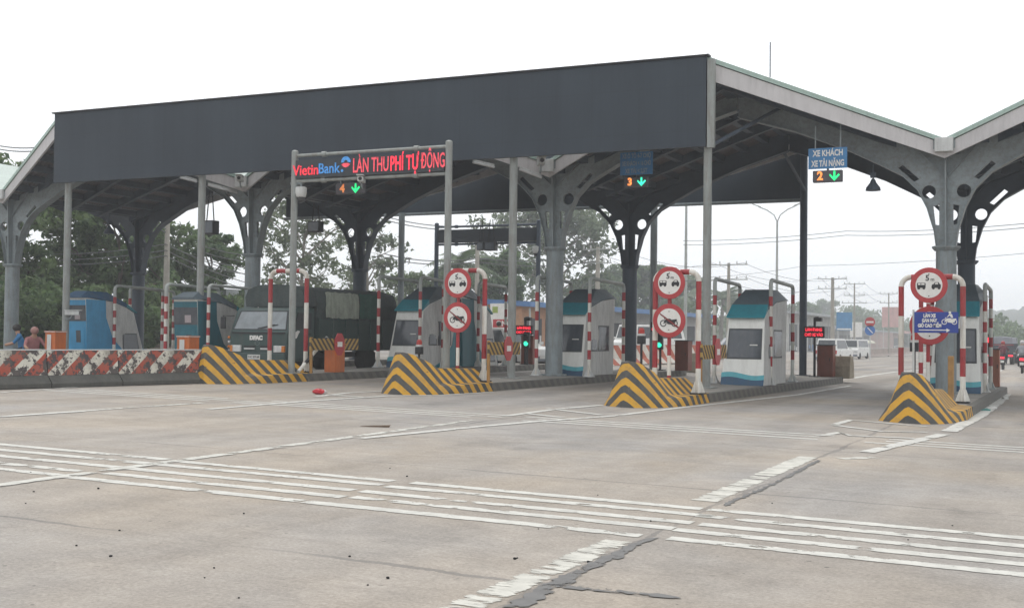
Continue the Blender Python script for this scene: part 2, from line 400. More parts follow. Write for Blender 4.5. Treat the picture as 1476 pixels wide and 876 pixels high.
# ------------------------------------------------------------------ ground, road, markings
def concrete_mat(name, base, tint=(1, 1, 1), joints=True):
    m, N, L, p = newmat(name)
    geo = N.new('ShaderNodeNewGeometry')
    def noise(scale, detail=6, rough=.6, vec=None, dist=0):
        n = N.new('ShaderNodeTexNoise'); n.inputs['Scale'].default_value = scale; n.inputs['Detail'].default_value = detail
        n.inputs['Roughness'].default_value = rough; n.inputs['Distortion'].default_value = dist
        L.new(vec or geo.outputs['Position'], n.inputs['Vector']); return n.outputs['Fac']
    def maprange(v, a, b, c, d):
        r = N.new('ShaderNodeMapRange'); r.inputs['From Min'].default_value = a; r.inputs['From Max'].default_value = b
        r.inputs['To Min'].default_value = c; r.inputs['To Max'].default_value = d; L.new(v, r.inputs['Value']); return r.outputs[0]
    def scaled(sx, sy, sz):
        mp = N.new('ShaderNodeMapping'); mp.inputs['Scale'].default_value = (sx, sy, sz); L.new(geo.outputs['Position'], mp.inputs['Vector']); return mp.outputs[0]
    def mth(op, a, b=None, c=None):
        n = N.new('ShaderNodeMath'); n.operation = op
        for i, q in enumerate((a, b, c)):
            if q is None: continue
            if isinstance(q, (int, float)): n.inputs[i].default_value = q
            else: L.new(q, n.inputs[i])
        return n.outputs[0]
    def mixc(f, a, b):
        x = N.new('ShaderNodeMix'); x.data_type = 'RGBA'
        if isinstance(f, (int, float)): x.inputs['Factor'].default_value = f
        else: L.new(f, x.inputs['Factor'])
        for i, q in ((6, a), (7, b)):
            if isinstance(q, tuple): x.inputs[i].default_value = (*q, 1)
            else: L.new(q, x.inputs[i])
        return x.outputs[2]
    warm = tuple(base*q*t for q, t in zip((1.15, .995, .825), tint)); cool = tuple(base*q*t for q, t in zip((1.0, .935, .87), tint))
    c = mixc(maprange(noise(.16, 4, .6, dist=.4), .40, .60, 0, 1), warm, cool)
    lum = mth('MULTIPLY', maprange(noise(.55, 5, .6), .3, .7, .88, 1.12), maprange(noise(3.5, 6, .7), .3, .7, .90, 1.10))
    lum = mth('MULTIPLY', lum, maprange(noise(38, 4, .7), .3, .7, .78, 1.20))
    lum = mth('MULTIPLY', lum, maprange(noise(120, 3, .8), .3, .7, .86, 1.14))
    # first streaks: rubber and oil dragged along the lanes
    tr = noise(1.0, 5, .65, scaled(.9, .05, 1)); lum = mth('MULTIPLY', lum, maprange(tr, .45, .75, 1.0, .80))
    bl = noise(.42, 6, .7, dist=.6); lum = mth('MULTIPLY', lum, maprange(bl, .56, .74, 1.0, .78))
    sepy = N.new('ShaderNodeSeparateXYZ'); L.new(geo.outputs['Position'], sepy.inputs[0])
    under = maprange(sepy.outputs[1], 19, 27, 0, 1); tr2 = noise(1.0, 4, .6, scaled(.55, .03, 1), .3)  # second streaks: extra lengthwise darkening that comes in farther along the lanes
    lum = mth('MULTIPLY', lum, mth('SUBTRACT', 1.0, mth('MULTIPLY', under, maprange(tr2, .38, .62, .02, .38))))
    vd = N.new('ShaderNodeTexVoronoi'); vd.inputs['Scale'].default_value = .55; L.new(geo.outputs['Position'], vd.inputs['Vector'])
    dr = maprange(mth('ADD', vd.outputs['Distance'], maprange(noise(4, 4), .3, .7, -.06, .06)), .06, .16, 1, 0); lum = mth('MULTIPLY', lum, mth('SUBTRACT', 1.0, mth('MULTIPLY', dr, .22)))
    lx = mth('ABSOLUTE', mth('SUBTRACT', mth('FRACT', mth('DIVIDE', mth('ADD', sepy.outputs[0], 5.07), 5.2)), .5))
    lx = mth('ABSOLUTE', mth('SUBTRACT', mth('MULTIPLY', mth('SUBTRACT', .5, lx), 5.2), .72))
    trk = mth('MULTIPLY', maprange(mth('ADD', lx, maprange(noise(.6, 4), .3, .7, -.15, .15)), .12, .42, 1, 0), maprange(sepy.outputs[1], 6, 20, .25, 1))
    lum = mth('MULTIPLY', lum, mth('SUBTRACT', 1.0, mth('MULTIPLY', mth('MULTIPLY', trk, maprange(noise(.25, 3), .35, .65, .2, 1)), .17)))
    # wheel-scuffed streaks across (brushed concrete)
    br = noise(2.2, 5, .7, scaled(.25, 5, 1)); lum = mth('MULTIPLY', lum, maprange(br, .3, .7, .95, 1.05))
    mul = N.new('ShaderNodeMix'); mul.data_type = 'RGBA'; mul.blend_type = 'MULTIPLY'; mul.inputs['Factor'].default_value = 1
    L.new(c, mul.inputs[6]); L.new(lum, mul.inputs[7]); c = mul.outputs[2]
    # dark grit and tar spots
    vo = N.new('ShaderNodeTexVoronoi'); vo.inputs['Scale'].default_value = 3.2; L.new(geo.outputs['Position'], vo.inputs['Vector'])
    sp = maprange(mth('ADD', vo.outputs['Distance'], maprange(noise(1.1, 3), .35, .65, -.01, .05)), .035, .05, 1, 0)
    c = mixc(mth('MULTIPLY', sp, .75), c, (.06, .055, .05))
    vo2 = N.new('ShaderNodeTexVoronoi'); vo2.inputs['Scale'].default_value = 7; L.new(geo.outputs['Position'], vo2.inputs['Vector'])
    sc_ = N.new('ShaderNodeSeparateColor'); L.new(vo2.outputs['Color'], sc_.inputs[0])
    sp2 = mth('LESS_THAN', mth('ADD', vo2.outputs['Distance'], maprange(noise(30, 2), .3, .7, -.03, .03)), maprange(sc_.outputs[0], .45, 1.0, .0, .13))
    c = mixc(mth('MULTIPLY', sp2, maprange(noise(.7, 3), .40, .60, .2, .8)), c, (.11, .10, .09))
    if joints:
        sep = N.new('ShaderNodeSeparateXYZ'); L.new(geo.outputs['Position'], sep.inputs[0])
        wob = maprange(noise(1.3, 6, .7), .3, .7, -.045, .045)
        wid = maprange(noise(.5, 3, .6), .3, .7, .004, .045)
        gap = maprange(noise(.33, 2, .5), .42, .52, .15, 1)
        def joint(co, off, per):
            u = mth('ADD', mth('ADD', co, wob), -off)
            f = mth('ABSOLUTE', mth('SUBTRACT', mth('FRACT', mth('ADD', mth('DIVIDE', u, per), .5)), .5))
            return mth('MULTIPLY', mth('LESS_THAN', mth('MULTIPLY', f, per), wid), gap)
        j = mth('MAXIMUM', joint(sep.outputs[0], -2.78, 5.62), joint(sep.outputs[1], 6.55, 4.75))
        c = mixc(mth('MULTIPLY', j, .55), c, (.13, .125, .12))
    L.new(c, p.inputs['Base Color'])
    L.new(maprange(noise(1.2, 5), .3, .7, .62, .88), p.inputs['Roughness'])
    p.inputs['Specular IOR Level'].default_value = .3
    b = N.new('ShaderNodeBump'); b.inputs['Strength'].default_value = .35; b.inputs['Distance'].default_value = .012
    L.new(noise(60, 4, .7), b.inputs['Height']); L.new(b.outputs[0], p.inputs['Normal'])
    return m
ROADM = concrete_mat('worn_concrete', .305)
EARTH = mat('bare_earth', (.17, .14, .10), .95, .35, .3, bump=.5)

def sheet(name, xs, ys, m_, dz=0.0, kind='structure'):
    b = MB(); vv = [(x, y, gz(x, y)+dz) for y in ys for x in xs]; n = len(xs)
    b.add(vv, [(j*n+i, j*n+i+1, (j+1)*n+i+1, (j+1)*n+i) for j in range(len(ys)-1) for i in range(n-1)])
    return tag(b.build(name, m_), kind=kind)
sheet('ground', [-1600, -60, 12, 1600], [-80, 48, 420, 2200], EARTH, -.012)
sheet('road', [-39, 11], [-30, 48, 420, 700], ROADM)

def paint_mat(name, col, wear, ragged=None):
    """worn thermoplastic: chipped by noise, more so towards the edges of each strip"""
    m, N, L, p = newmat(name)
    geo = N.new('ShaderNodeNewGeometry'); uv = N.new('ShaderNodeUVMap')
    sep = N.new('ShaderNodeSeparateXYZ'); L.new(uv.outputs[0], sep.inputs[0])
    mp = N.new('ShaderNodeMapping'); mp.inputs['Scale'].default_value = ragged or (1, 1, 1); L.new(geo.outputs['Position'], mp.inputs['Vector'])
    n = N.new('ShaderNodeTexNoise'); n.inputs['Scale'].default_value = 5; n.inputs['Detail'].default_value = 8; n.inputs['Roughness'].default_value = .7
    L.new(mp.outputs[0], n.inputs['Vector'])
    nb = N.new('ShaderNodeTexNoise'); nb.inputs['Scale'].default_value = .9; nb.inputs['Detail'].default_value = 3; L.new(geo.outputs['Position'], nb.inputs['Vector'])
    def mth(op, a, b=None):
        q = N.new('ShaderNodeMath'); q.operation = op
        for i, s_ in enumerate((a, b)):
            if s_ is None: continue
            if isinstance(s_, (int, float)): q.inputs[i].default_value = s_
            else: L.new(s_, q.inputs[i])
        return q.outputs[0]
    e = mth('POWER', mth('ABSOLUTE', mth('MULTIPLY', mth('SUBTRACT', sep.outputs[1], .5), 2)), 6)
    v = mth('ADD', mth('ADD', n.outputs['Fac'], mth('MULTIPLY', e, .22)), mth('MULTIPLY', mth('SUBTRACT', nb.outputs['Fac'], .5), .5))
    r = N.new('ShaderNodeMapRange'); r.inputs['From Min'].default_value = 1-wear; r.inputs['From Max'].default_value = 1-wear+.05
    L.new(v, r.inputs['Value'])
    n2 = N.new('ShaderNodeTexNoise'); n2.inputs['Scale'].default_value = 7; n2.inputs['Detail'].default_value = 7; L.new(geo.outputs['Position'], n2.inputs['Vector'])
    cr = N.new('ShaderNodeMix'); cr.data_type = 'RGBA'; cr.inputs[6].default_value = (*[c*.80 for c in col], 1); cr.inputs[7].default_value = (*col, 1)
    rr = N.new('ShaderNodeMapRange'); rr.inputs['From Min'].default_value = .35; rr.inputs['From Max'].default_value = .6; L.new(n2.outputs['Fac'], rr.inputs['Value'])
    L.new(rr.outputs[0], cr.inputs['Factor']); L.new(cr.outputs[2], p.inputs['Base Color']); p.inputs['Roughness'].default_value = .75
    tr = N.new('ShaderNodeBsdfTransparent'); mx = N.new('ShaderNodeMixShader')
    L.new(r.outputs[0], mx.inputs[0]); L.new(p.outputs[0], mx.inputs[1]); L.new(tr.outputs[0], mx.inputs[2])
    out = [q for q in N if q.type == 'OUTPUT_MATERIAL'][0]; L.new(mx.outputs[0], out.inputs['Surface'])
    return m
PAINT = paint_mat('road_paint', (.56, .55, .505), .405)
PAINT_W = paint_mat('road_paint_worn', (.55, .54, .49), .455, (1, 1, 1))
PAINT_F = paint_mat('road_paint_far', (.56, .55, .51), .36)
PAINT_R = paint_mat('road_paint_ragged', (.56, .545, .49), .45, (.45, 2.4, 1))
TAR = paint_mat('tar_seal', (.15, .147, .143), .43)
def ribbon(name, pts, w, m_, dz=.004):
    """flat strip of paint along ground points (x, y)"""
    P = [Vector((p[0], p[1])) for p in pts]; vv = []; uvs = []
    fine = [P[0]]
    for a, b in zip(P, P[1:]):
        k = max(1, int((b-a).length/1.5))
        fine += [a.lerp(b, i/k) for i in range(1, k+1)]
    me = bpy.data.meshes.new(name)
    ws = w if isinstance(w, (list, tuple)) else (w, w)
    for i, p in enumerate(fine):
        t = (fine[min(i+1, len(fine)-1)]-fine[max(i-1, 0)]).normalized(); nrm = Vector((-t.y, t.x))
        wi = ws[0]+(ws[1]-ws[0])*i/(len(fine)-1)
        for sgn in (-1, 1):
            q = p+nrm*sgn*wi/2; vv.append((q.x, q.y, gz(q.x, q.y)+dz)); uvs.append((i, 0 if sgn < 0 else 1))
    ff = [(2*i, 2*i+2, 2*i+3, 2*i+1) for i in range(len(fine)-1)]
    me.from_pydata(vv, [], ff); uvl = me.uv_layers.new(name='UVMap')
    for lp in me.loops: uvl.data[lp.index].uv = uvs[lp.vertex_index]
    me.materials.append(m_)
    ob = bpy.data.objects.new(name, me); COL.objects.link(ob)
    return tag(ob, kind='structure')
rng = random.Random(4)
# near and far rumble strips, painted lane by lane so the pieces do not quite meet
for k in range(5):
    y = 8.45+k*.402
    for x0, x1 in ((-26, -13.9), (-13.85, -8.55), (-8.45, -5.75), (-5.7, -2.75), (-2.72, 2.6), (2.7, 10)):
        a, b = x0+rng.uniform(-.12, .12), x1+rng.uniform(-.12, .12); d = rng.uniform(-.035, .035)
        ribbon('rumble_strip', [(a, y+d), (b, y+d+rng.uniform(-.03, .03))], .175, PAINT)
for k in range(3):
    y = 17.75+k*.39
    for x0, x1 in ((-18.2, -14.2), (-13.7, -8.8), (-8.2, -3.3), (-2.5, 8)):
        a, b = x0+rng.uniform(-.3, .3), x1+rng.uniform(-.3, .3)
        ribbon('rumble_strip', [(a, y), (b, y+rng.uniform(-.04, .04))], .14, PAINT_F)
# lane lines
ribbon('lane_line', [(-2.94, 4.9), (-2.92, 8.15)], .24, PAINT_R)
ribbon('lane_line', [(-2.95, 10.5), (-2.93, 15.1)], .26, PAINT_R)
ribbon('lane_line', [(-2.55, 15.15), (-2.2, 15.6)], .2, PAINT_W)
ribbon('lane_line', [(-8.45, 7.0), (-8.6, 17.2)], .17, PAINT_W, .006)
ribbon('lane_line', [(-14.1, 7.0), (-14.0, 17.2)], .17, PAINT_W, .006)
def gp(*px): return [tuple(GF(x, y)[:2]) for x, y in px]
for pts, w in (
    (gp((520, 632), (690, 615), (780, 607), (880, 600), (979, 588), (1060, 579), (1150, 569), (1226, 556)), .12),
    (gp((727, 600), (800, 590), (868, 584)), .12), (gp((757, 596), (812, 602)), .12), (gp((790, 589), (866, 598)), .12),
    (gp((300, 590), (430, 579), (556, 571), (640, 569.5), (715, 565)), .12), (gp((455, 572), (505, 566), (552, 564)), .11), (gp((470, 569), (530, 573)), .11),
    (gp((1182, 628), (1211, 623.5), (1226, 628), (1318, 632)), .12), (gp((1203, 612), (1226, 605.5), (1300, 612), (1336, 615)), .13),
    (gp((1203, 613), (1272, 622), (1335, 623)), .12), (gp((1360, 626), (1249, 652)), .16),
    (gp((1368, 622), (1412, 599), (1436, 582), (1451, 568)), .2),
    (gp((0, 601), (120, 593)), .10), (gp((250, 549), (140, 556), (0, 566)), .1),
    (gp((1230, 545), (1290, 536), (1400, 527)), .15), (gp((1416, 548), (1444, 533)), .16),
    (gp((1160, 553), (1222, 552)), .1)):
    ribbon('lane_line', pts, w*1.35, PAINT_F, .008)
# crack sealing beside the lane line
def tar(pts, name='tar_seal'):
    rgt = random.Random(len(pts)*7); out = []
    for (x0, y0), (x1, y1) in zip(pts, pts[1:]+pts[:1]):
        k = max(1, int(math.hypot(x1-x0, y1-y0)/.05))
        for i in range(k): out.append((x0+(x1-x0)*i/k+rgt.uniform(-.022, .022), y0+(y1-y0)*i/k+rgt.uniform(-.022, .022)))
    pts = out
    b = MB(); b.add([(x, y, gz(x)+.006) for x, y in pts], [tuple(range(len(pts)))])
    o = b.build(name, TAR); me = o.data; uvl = me.uv_layers.new(name='UVMap')
    for lp in me.loops: uvl.data[lp.index].uv = (.5, .5)
    tag(o, kind='structure')
tar(gp((722, 876), (760, 856), (788, 840), (842, 816), (900, 789), (925, 777), (948, 775), (928, 782), (910, 793), (896, 806), (880, 806), (868, 818), (846, 822), (832, 838), (800, 848), (765, 876)))
tar(gp((806, 843), (860, 847), (960, 858), (985, 864), (930, 859), (850, 851), (812, 848)))
tar(gp((1042, 726), (1085, 709.5), (1120, 693), (1178, 663), (1182, 664), (1122, 696), (1086, 712), (1046, 729)))

# ------------------------------------------------------------------ islands
IX = {'D': -2.42, 'C': -7.72, 'B': -12.88, 'A': -18.05, 'Z': -23.2, 'Y': -28.4, 'W': -33.5}
def island(key, y0, y1, flare):
    xc = IX[key]; b = MB()
    L_ = [(xc-.70, y0), (xc-.70, y1-.5), (xc-.45, y1)]; R_ = [(xc+.70, y0), (xc+.70+flare*.5, (y0+y1)/2), (xc+.70+flare, y1-.7), (xc+.40+flare, y1)]
    poly = L_+R_[::-1]; n = len(poly)
    lo = [(x, y, gz(x)-.05) for x, y in poly]; hi = [(x, y, gz(x)+KERB) for x, y in poly]
    cx_, cy_ = sum(p[0] for p in poly)/n, sum(p[1] for p in poly)/n
    inn = [(x+(cx_-x)*.0+(.16 if x < xc else -.16), y, gz(x)+KERB) for x, y in poly]
    b.add(lo+hi, [(i, (i+1) % n, n+(i+1) % n, n+i) for i in range(n)], 0)
    b.add(hi+inn, [(i, (i+1) % n, n+(i+1) % n, n+i) for i in range(n)], 0)
    b.add([(x, y, z) for x, y, z in inn], [tuple(range(n))], 1)
    return tag(b.build('traffic_island', [KERBM, TOPM]), kind='structure')
for k, y0, y1, fl in (('D', 25.3, 37.8, .12), ('C', 25.3, 40.4, .42), ('B', 25.3, 41, .2), ('A', 25.3, 42, .2), ('Z', 25, 41, 0), ('Y', 25, 41, 0), ('W', 25, 41, 0)):
    island(k, y0, y1, fl)

CHEV = stripes('yellow_black_paint', (.62, .33, .025), (.060, .060, .058), .385, .95, .6, wear=.37, grime=.55, xoff=.16, phase=.45)
def wedge_mb():
    # (right, left, along) at the ground; (half width, along) and height of the top; share of kerb step
    S = [((.0, .20, 0), (.03, .30), .88, 0, -.26), ((.30, .60, .24), (.10, .36), .90, 0, -.21), ((.46, .76, .50), (.12, .55), .85, 0, -.10), ((.57, .78, .90), (.12, .85), .75, 0, -.03),
         ((.66, .73, 1.4), (.12, 1.15), .66, .5, 0), ((.70, .72, 1.85), (.12, 1.5), .535, 1, 0), ((.71, .71, 3.15), (.12, 3.28), .50, 1, 0)]
    b = MB(); rows = []
    for (bxr, bxl, by), (tx, ty), H, k, tso in S:
        half = []
        for sg in (1, -1):
            bx = bxr if sg > 0 else bxl
            B0 = Vector((bx*sg, by, -.04)); T = Vector((tx*sg+tso, ty, H))
            a1, a2 = B0.lerp(T, .25), B0.lerp(T, .45)
            k1 = Vector((.69*sg, by, .185)); k2 = Vector((.37*sg, by*.6+ty*.4, .19))
            half.append([B0, a1.lerp(k1, k), a2.lerp(k2, k), T])
        rows.append(half[0]+half[1][::-1])
    # finish: kerb end and slanted end of the upright
    e = [Vector(q) for q in ((.71, 3.16, -.04), (.69, 3.16, .185), (.40, 3.62, .19), (.12, 3.30, .50))]
    rows.append(e+[Vector((-q.x, q.y, q.z)) for q in e[::-1]])
    vv = [p for r in rows for p in r]; n = 8
    ff = [(i*n+j, i*n+j+1, (i+1)*n+j+1, (i+1)*n+j) for i in range(len(rows)-1) for j in range(n-1)]
    ff += [(0, 1, 2, 3, 4, 5, 6, 7)]; l = (len(rows)-1)*n
    ff += [(l, l+1, l+6, l+7), (l+1, l+2, l+5, l+6), (l+2, l+3, l+4, l+5)]
    return b.add(vv, ff)
wl_ = {'D': 'yellow and black chevron crash block nearest the right edge, under the blue motorcycle sign',
       'C': 'yellow and black chevron crash block in front of the single white booth',
       'B': 'yellow and black chevron crash block below the red LED gantry post and motorcycle ban sign',
       'A': 'yellow and black striped crash block in front of the green truck'}
wedge0 = None
for k in 'DCBA':
    loc = (IX[k], 22.2, gz(IX[k]))
    if wedge0 is None:
        wedge0 = wedge_mb().build('crash_block', CHEV, None, loc, bevel=.012)
    else:
        o = wedge0.copy(); COL.objects.link(o); o.location = loc
    o = bpy.context.scene.objects[-1] if False else (wedge0 if k == 'D' else o)
    tag(o, wl_[k], 'crash block', 'crash blocks at the noses of the islands')

# ------------------------------------------------------------------ canopy
can = thing('toll_canopy', 'dark steel toll plaza canopy with folded roof and branching columns', 'canopy', (-18.0, 33.7, 0))
CO = Vector((18.0, -33.7, 0))
def cl(p): return (p[0]+18.0, p[1]-33.7, p[2])
ROOFT = mat('roof_top_green', (.38, .45, .41), .5, .1, .8, dirt=.3)
ROOF = mat('roof_sheet', (.20, .175, .18), .6, .15, 1.2, dirt=.3, dirtcol=(.07, .07, .07))
ROOFG = mat('roof_edge_green', (.36, .47, .42), .5, .1, 2, dirt=.25)
BARGE = mat('bargeboard_white', (.55, .53, .53), .55, .08, 1.5, dirt=.35, dirtcol=(.3, .29, .29))
SKYL, N_, L__, p_ = newmat('translucent_roof_sheet')
p_.inputs['Base Color'].default_value = (.30, .27, .27, 1); p_.inputs['Roughness'].default_value = .6
_tr = N_.new('ShaderNodeBsdfTranslucent'); _tr.inputs[0].default_value = (.22, .19, .19, 1); _mx = N_.new('ShaderNodeMixShader'); _mx.inputs[0].default_value = .35
_nz = N_.new('ShaderNodeTexNoise'); _nz.inputs['Scale'].default_value = 1.1; _tc = N_.new('ShaderNodeTexCoord'); L__.new(_tc.outputs['Object'], _nz.inputs[0])
_mr = N_.new('ShaderNodeMapRange'); _mr.inputs['To Min'].default_value = .15; _mr.inputs['To Max'].default_value = .5; L__.new(_nz.outputs['Fac'], _mr.inputs[0]); L__.new(_mr.outputs[0], _mx.inputs[0])
_out = [q for q in N_ if q.type == 'OUTPUT_MATERIAL'][0]
L__.new(p_.outputs[0], _mx.inputs[1]); L__.new(_tr.outputs[0], _mx.inputs[2]); L__.new(_mx.outputs[0], _out.inputs[0])
XV = [7.55, -2.70, -12.96, -23.22, -33.48]; XP = [2.42, -7.83, -18.09, -28.35, -38.61]
YF, YR = 30.83, 37.11
ZV, ZP = 6.22, 8.10
def roofpt(xv, xp, t, u):                # t: 0 valley .. 1 peak, u: 0 front .. 1 rear
    x = xv+(xp-xv)*t; z = ZV+(ZP-ZV)*t
    yf = 30.45+(27.98-30.45)*t; yr = 37.6+(39.6-37.6)*t
    return Vector((x, yf+(yr-yf)*u, z))
halves = [(XV[0], XP[0])]
for i in range(1, 5): halves += [(XV[i], XP[i-1]), (XV[i], XP[i])]
for xv, xp in halves:
    b = MB(); nt, nu = 5, 6; top = []; mi = []
    for i in range(nt+1):
        for j in range(nu+1): top.append(cl(roofpt(xv, xp, i/nt, j/nu)))
    bot = [(x, y, z-.05) for x, y, z in top]; w = nu+1; n = len(top)
    f1 = [(i*w+j, (i+1)*w+j, (i+1)*w+j+1, i*w+j+1) for i in range(nt) for j in range(nu)]
    mi = [1 if (i in (1, 3) and j in (1, 4)) else 0 for i in range(nt) for j in range(nu)]
    b.add(top, f1, [2]*len(f1)); b.add(bot, f1, mi)
    # corrugation ribs under the sheet, running down the slope
    for j in range(1, 60):
        u = j/60
        a, c_ = roofpt(xv, xp, .02, u), roofpt(xv, xp, .98, u)
        if j % 1 == 0:
            q = [cl(a+Vector((0, -.03, -.05))), cl(a+Vector((0, .03, -.05))), cl(a+Vector((0, .0, -.085)))]
            r = [cl(c_+Vector((0, -.03, -.05))), cl(c_+Vector((0, .03, -.05))), cl(c_+Vector((0, .0, -.085)))]
            sk = 1 if (1/6 < u < 2/6 or 4/6 < u < 5/6) else 0
            b.add(q+r, [(0, 2, 5, 3), (2, 1, 4, 5)], 0)
    b.build('roof_panel', [ROOF, SKYL, ROOFT], can)
    # purlins along the lanes and the bargeboards at both ends
    pb = MB()
    for t in (.04, .17, .31, .45, .59, .73, .86, .97):
        a, c_ = roofpt(xv, xp, t, .01), roofpt(xv, xp, t, .99)
        pb.box(cl(((a.x+c_.x)/2, (a.y+c_.y)/2, a.z-.19)), (.20, c_.y-a.y, .20))
    pb.build('purlin', STEEL_D, can)
    rb_ = MB()
    for u in (.12, .40, .62, .86):
        a, c_ = roofpt(xv, xp, 0, u), roofpt(xv, xp, 1, u)
        rb_.hexa([cl(a+Vector((0, e, f_))) for e, f_ in ((-.09, -.12), (.09, -.12), (.09, -.40), (-.09, -.40))], [cl(c_+Vector((0, e, f_))) for e, f_ in ((-.09, -.12), (.09, -.12), (.09, -.40), (-.09, -.40))])
    rb_.build('rafter', STEEL_D, can)
    for u, sg in ((0, -1), (1, 1)):
        a, c_ = roofpt(xv, xp, 0, u), roofpt(xv, xp, 1, u); off = Vector((0, sg*.05, 0)); o2 = Vector((0, sg*.13, 0))
        bb = MB()
        def quad(p, lo, hi): return [cl(p+off+Vector((0, 0, hi))), cl(p+o2+Vector((0, 0, hi))), cl(p+o2+Vector((0, 0, lo))), cl(p+off+Vector((0, 0, lo)))]
        bb.hexa(quad(a, -.36, -.02), quad(c_, -.44, -.02)); bb.build('bargeboard', BARGE, can)
        ee = MB(); o2 = Vector((0, sg*.17, 0)); off = Vector((0, -sg*.05, 0))
        ee.hexa(quad(a, 0.0, .11), quad(c_, 0.0, .11)); ee.build('roof_edge', ROOFG, can)
for i, xv in enumerate(XV):
    g = MB()
    g.box(cl((xv, 34, ZV-.04)), (.5, 7.6, .22)); g.build('gutter', STEEL, can)
    g = MB(); g.box(cl((xv, 30.26, ZV-.06)), (.42, .30, .34)); g.build('gutter_end', GREYW, can, bevel=.02)
for xp in XP:
    g = MB(); g.box(cl((xp, 33.8, ZP-.22)), (.12, 11.4, .22)); g.build('ridge_beam', STEEL_D, can)
# columns with branching ribs
low = [(.22, 0), (.28, .45), (.44, 1.0), (.66, 1.45), (1.02, 1.82), (1.52, 2.10), (2.28, 2.50), (3.6, 3.05), (5.11, 3.52)]
def column(x, y, zc, front):
    g = MB(); z0 = gz(x)
    g.lathe([(.24, z0-.05), (.24, zc)], 20, cl((x, y, 0)))
    g.lathe([(.36, z0+KERB), (.36, z0+KERB+.05)], 20, cl((x, y, 0)))
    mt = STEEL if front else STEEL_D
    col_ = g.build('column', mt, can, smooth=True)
    c2 = MB(); c2.lathe([(.27, zc-.04), (.33, zc+.03), (.33, zc+.07), (.24, zc+.08)], 8, cl((x, y, 0))); c2.build('collar', mt, can)
    top5 = ZP-.10; zv = ZV-.1
    zl = [zc+.02+dz for _, dz in low]
    right = [(px, z) for (px, _), z in zip(low, zl)]
    outline = right+[(5.11, top5-.1), (.25, zv+.02), (-.25, zv+.02), (-5.11, top5-.1)]+[(-px, z) for px, z in right[::-1]]
    holes = []
    for sg in (1, -1):
        holes.append(circ(sg*.40, zc+1.40, .165))
        holes.append([(sg*.16, zc+.58), (sg*.25, zc+.60), (sg*.30, zc+1.05), (sg*.16, zc+1.08)])
        holes.append([(sg*.62, zc+1.72), (sg*.74, zc+1.66), (sg*1.12, zc+2.02), (sg*1.02, zc+2.1)])
    rib = plate(outline, holes, .10, 'rib', mt, can, cl((x, y, 0)))
    fl = MB()                            # flange along the curved lower edge
    for sg in (1, -1):
        for (xa, za), (xb, zb_) in zip(right, right[1:]):
            fl.hexa([(sg*xa, -.16, za), (sg*xa, .16, za), (sg*xa, .16, za-.03), (sg*xa, -.16, za-.03)],
                    [(sg*xb, -.16, zb_), (sg*xb, .16, zb_), (sg*xb, .16, zb_-.03), (sg*xb, -.16, zb_-.03)])
        fl.hexa([(sg*.02, -.14, zc+1.75), (sg*.02, .14, zc+1.75), (sg*.02, .14, zc+1.72), (sg*.02, -.14, zc+1.72)],
                [(sg*.95, -.14, zv+.36), (sg*.95, .14, zv+.36), (sg*.95, .14, zv+.33), (sg*.95, -.14, zv+.33)])
    fl.build('flange', mt, can, cl((x, y, 0)))
    st = MB(); st.prism([(-.2, zc), (.2, zc), (.30, zv), (-.30, zv)], 'x', -.02, .02); st.build('stiffener', mt, can, cl((x, y, 0)))
for i, x in enumerate(XV):
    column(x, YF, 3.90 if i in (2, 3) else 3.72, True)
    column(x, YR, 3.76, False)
# advertising fascia on the front, hanging wall at the back, and their posts
g = MB(); g.box(cl((-18.1, 27.70, 7.10)), (20.6, .10, 2.14)); fa = g.build('front_fascia', CHARCOAL, can)
g = MB(); g.box(cl((-18.1, 27.70, 8.19)), (20.75, .22, .035)); g.build('fascia_cap', BLACK, can)
g = MB(); g.box(cl((-18.1, 39.86, 7.08)), (20.6, .10, 2.10)); g.build('rear_fascia', CHARCOAL, can)
g = MB(); g.tube([cl((-28.4, 39.7, 6.05)), cl((-7.8, 39.7, 6.05))], .06); g.build('rear_fascia_rail', STEEL, can)
def post(x, y, z1, r, m_=STEEL_L):
    g = MB(); z0 = gz(x)+KERB
    g.tube([cl((x, y, z0)), cl((x, y, z1))], r, 12); g.box(cl((x, y, z0+.012)), (.42, .42, .024))
    for a in range(4):
        ca, sa = math.cos(a*math.pi/2), math.sin(a*math.pi/2)
        g.prism([(0, 0), (.19, 0), (0, .3)], 'y', -.008, .008) if False else None
    return g.build('post', m_, can, smooth=True)
for px, yb, r in ((1019, 558, .10), (738.5, 546, .105), (289, 0, .105), (96, 0, .105)):
    q = AY(px, 400, 27.95); post(q[0], 27.95, 6.06 if px != 1019 else 6.15, r)
q = AY(1025, 200, 27.72); g = MB(); g.box(cl((q[0], 27.72, 7.05)), (.17, .12, 2.1)); g.build('fascia_end_post', STEEL_L, can)
for px in (578, 942, 1158):
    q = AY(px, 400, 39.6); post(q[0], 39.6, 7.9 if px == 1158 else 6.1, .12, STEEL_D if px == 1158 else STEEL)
# knee braces seen under the right-hand gable
g = MB(); g.tube([cl((-7.75, 28.0, 6.1)), cl((-6.6, 30.2, 7.3))], .05); g.build('brace', STEEL_D, can); g = MB(); g.tube([cl((-7.8, 39.6, 6.3)), cl((-8.2, 37.3, 7.6))], .05); g.build('brace', STEEL_D, can)
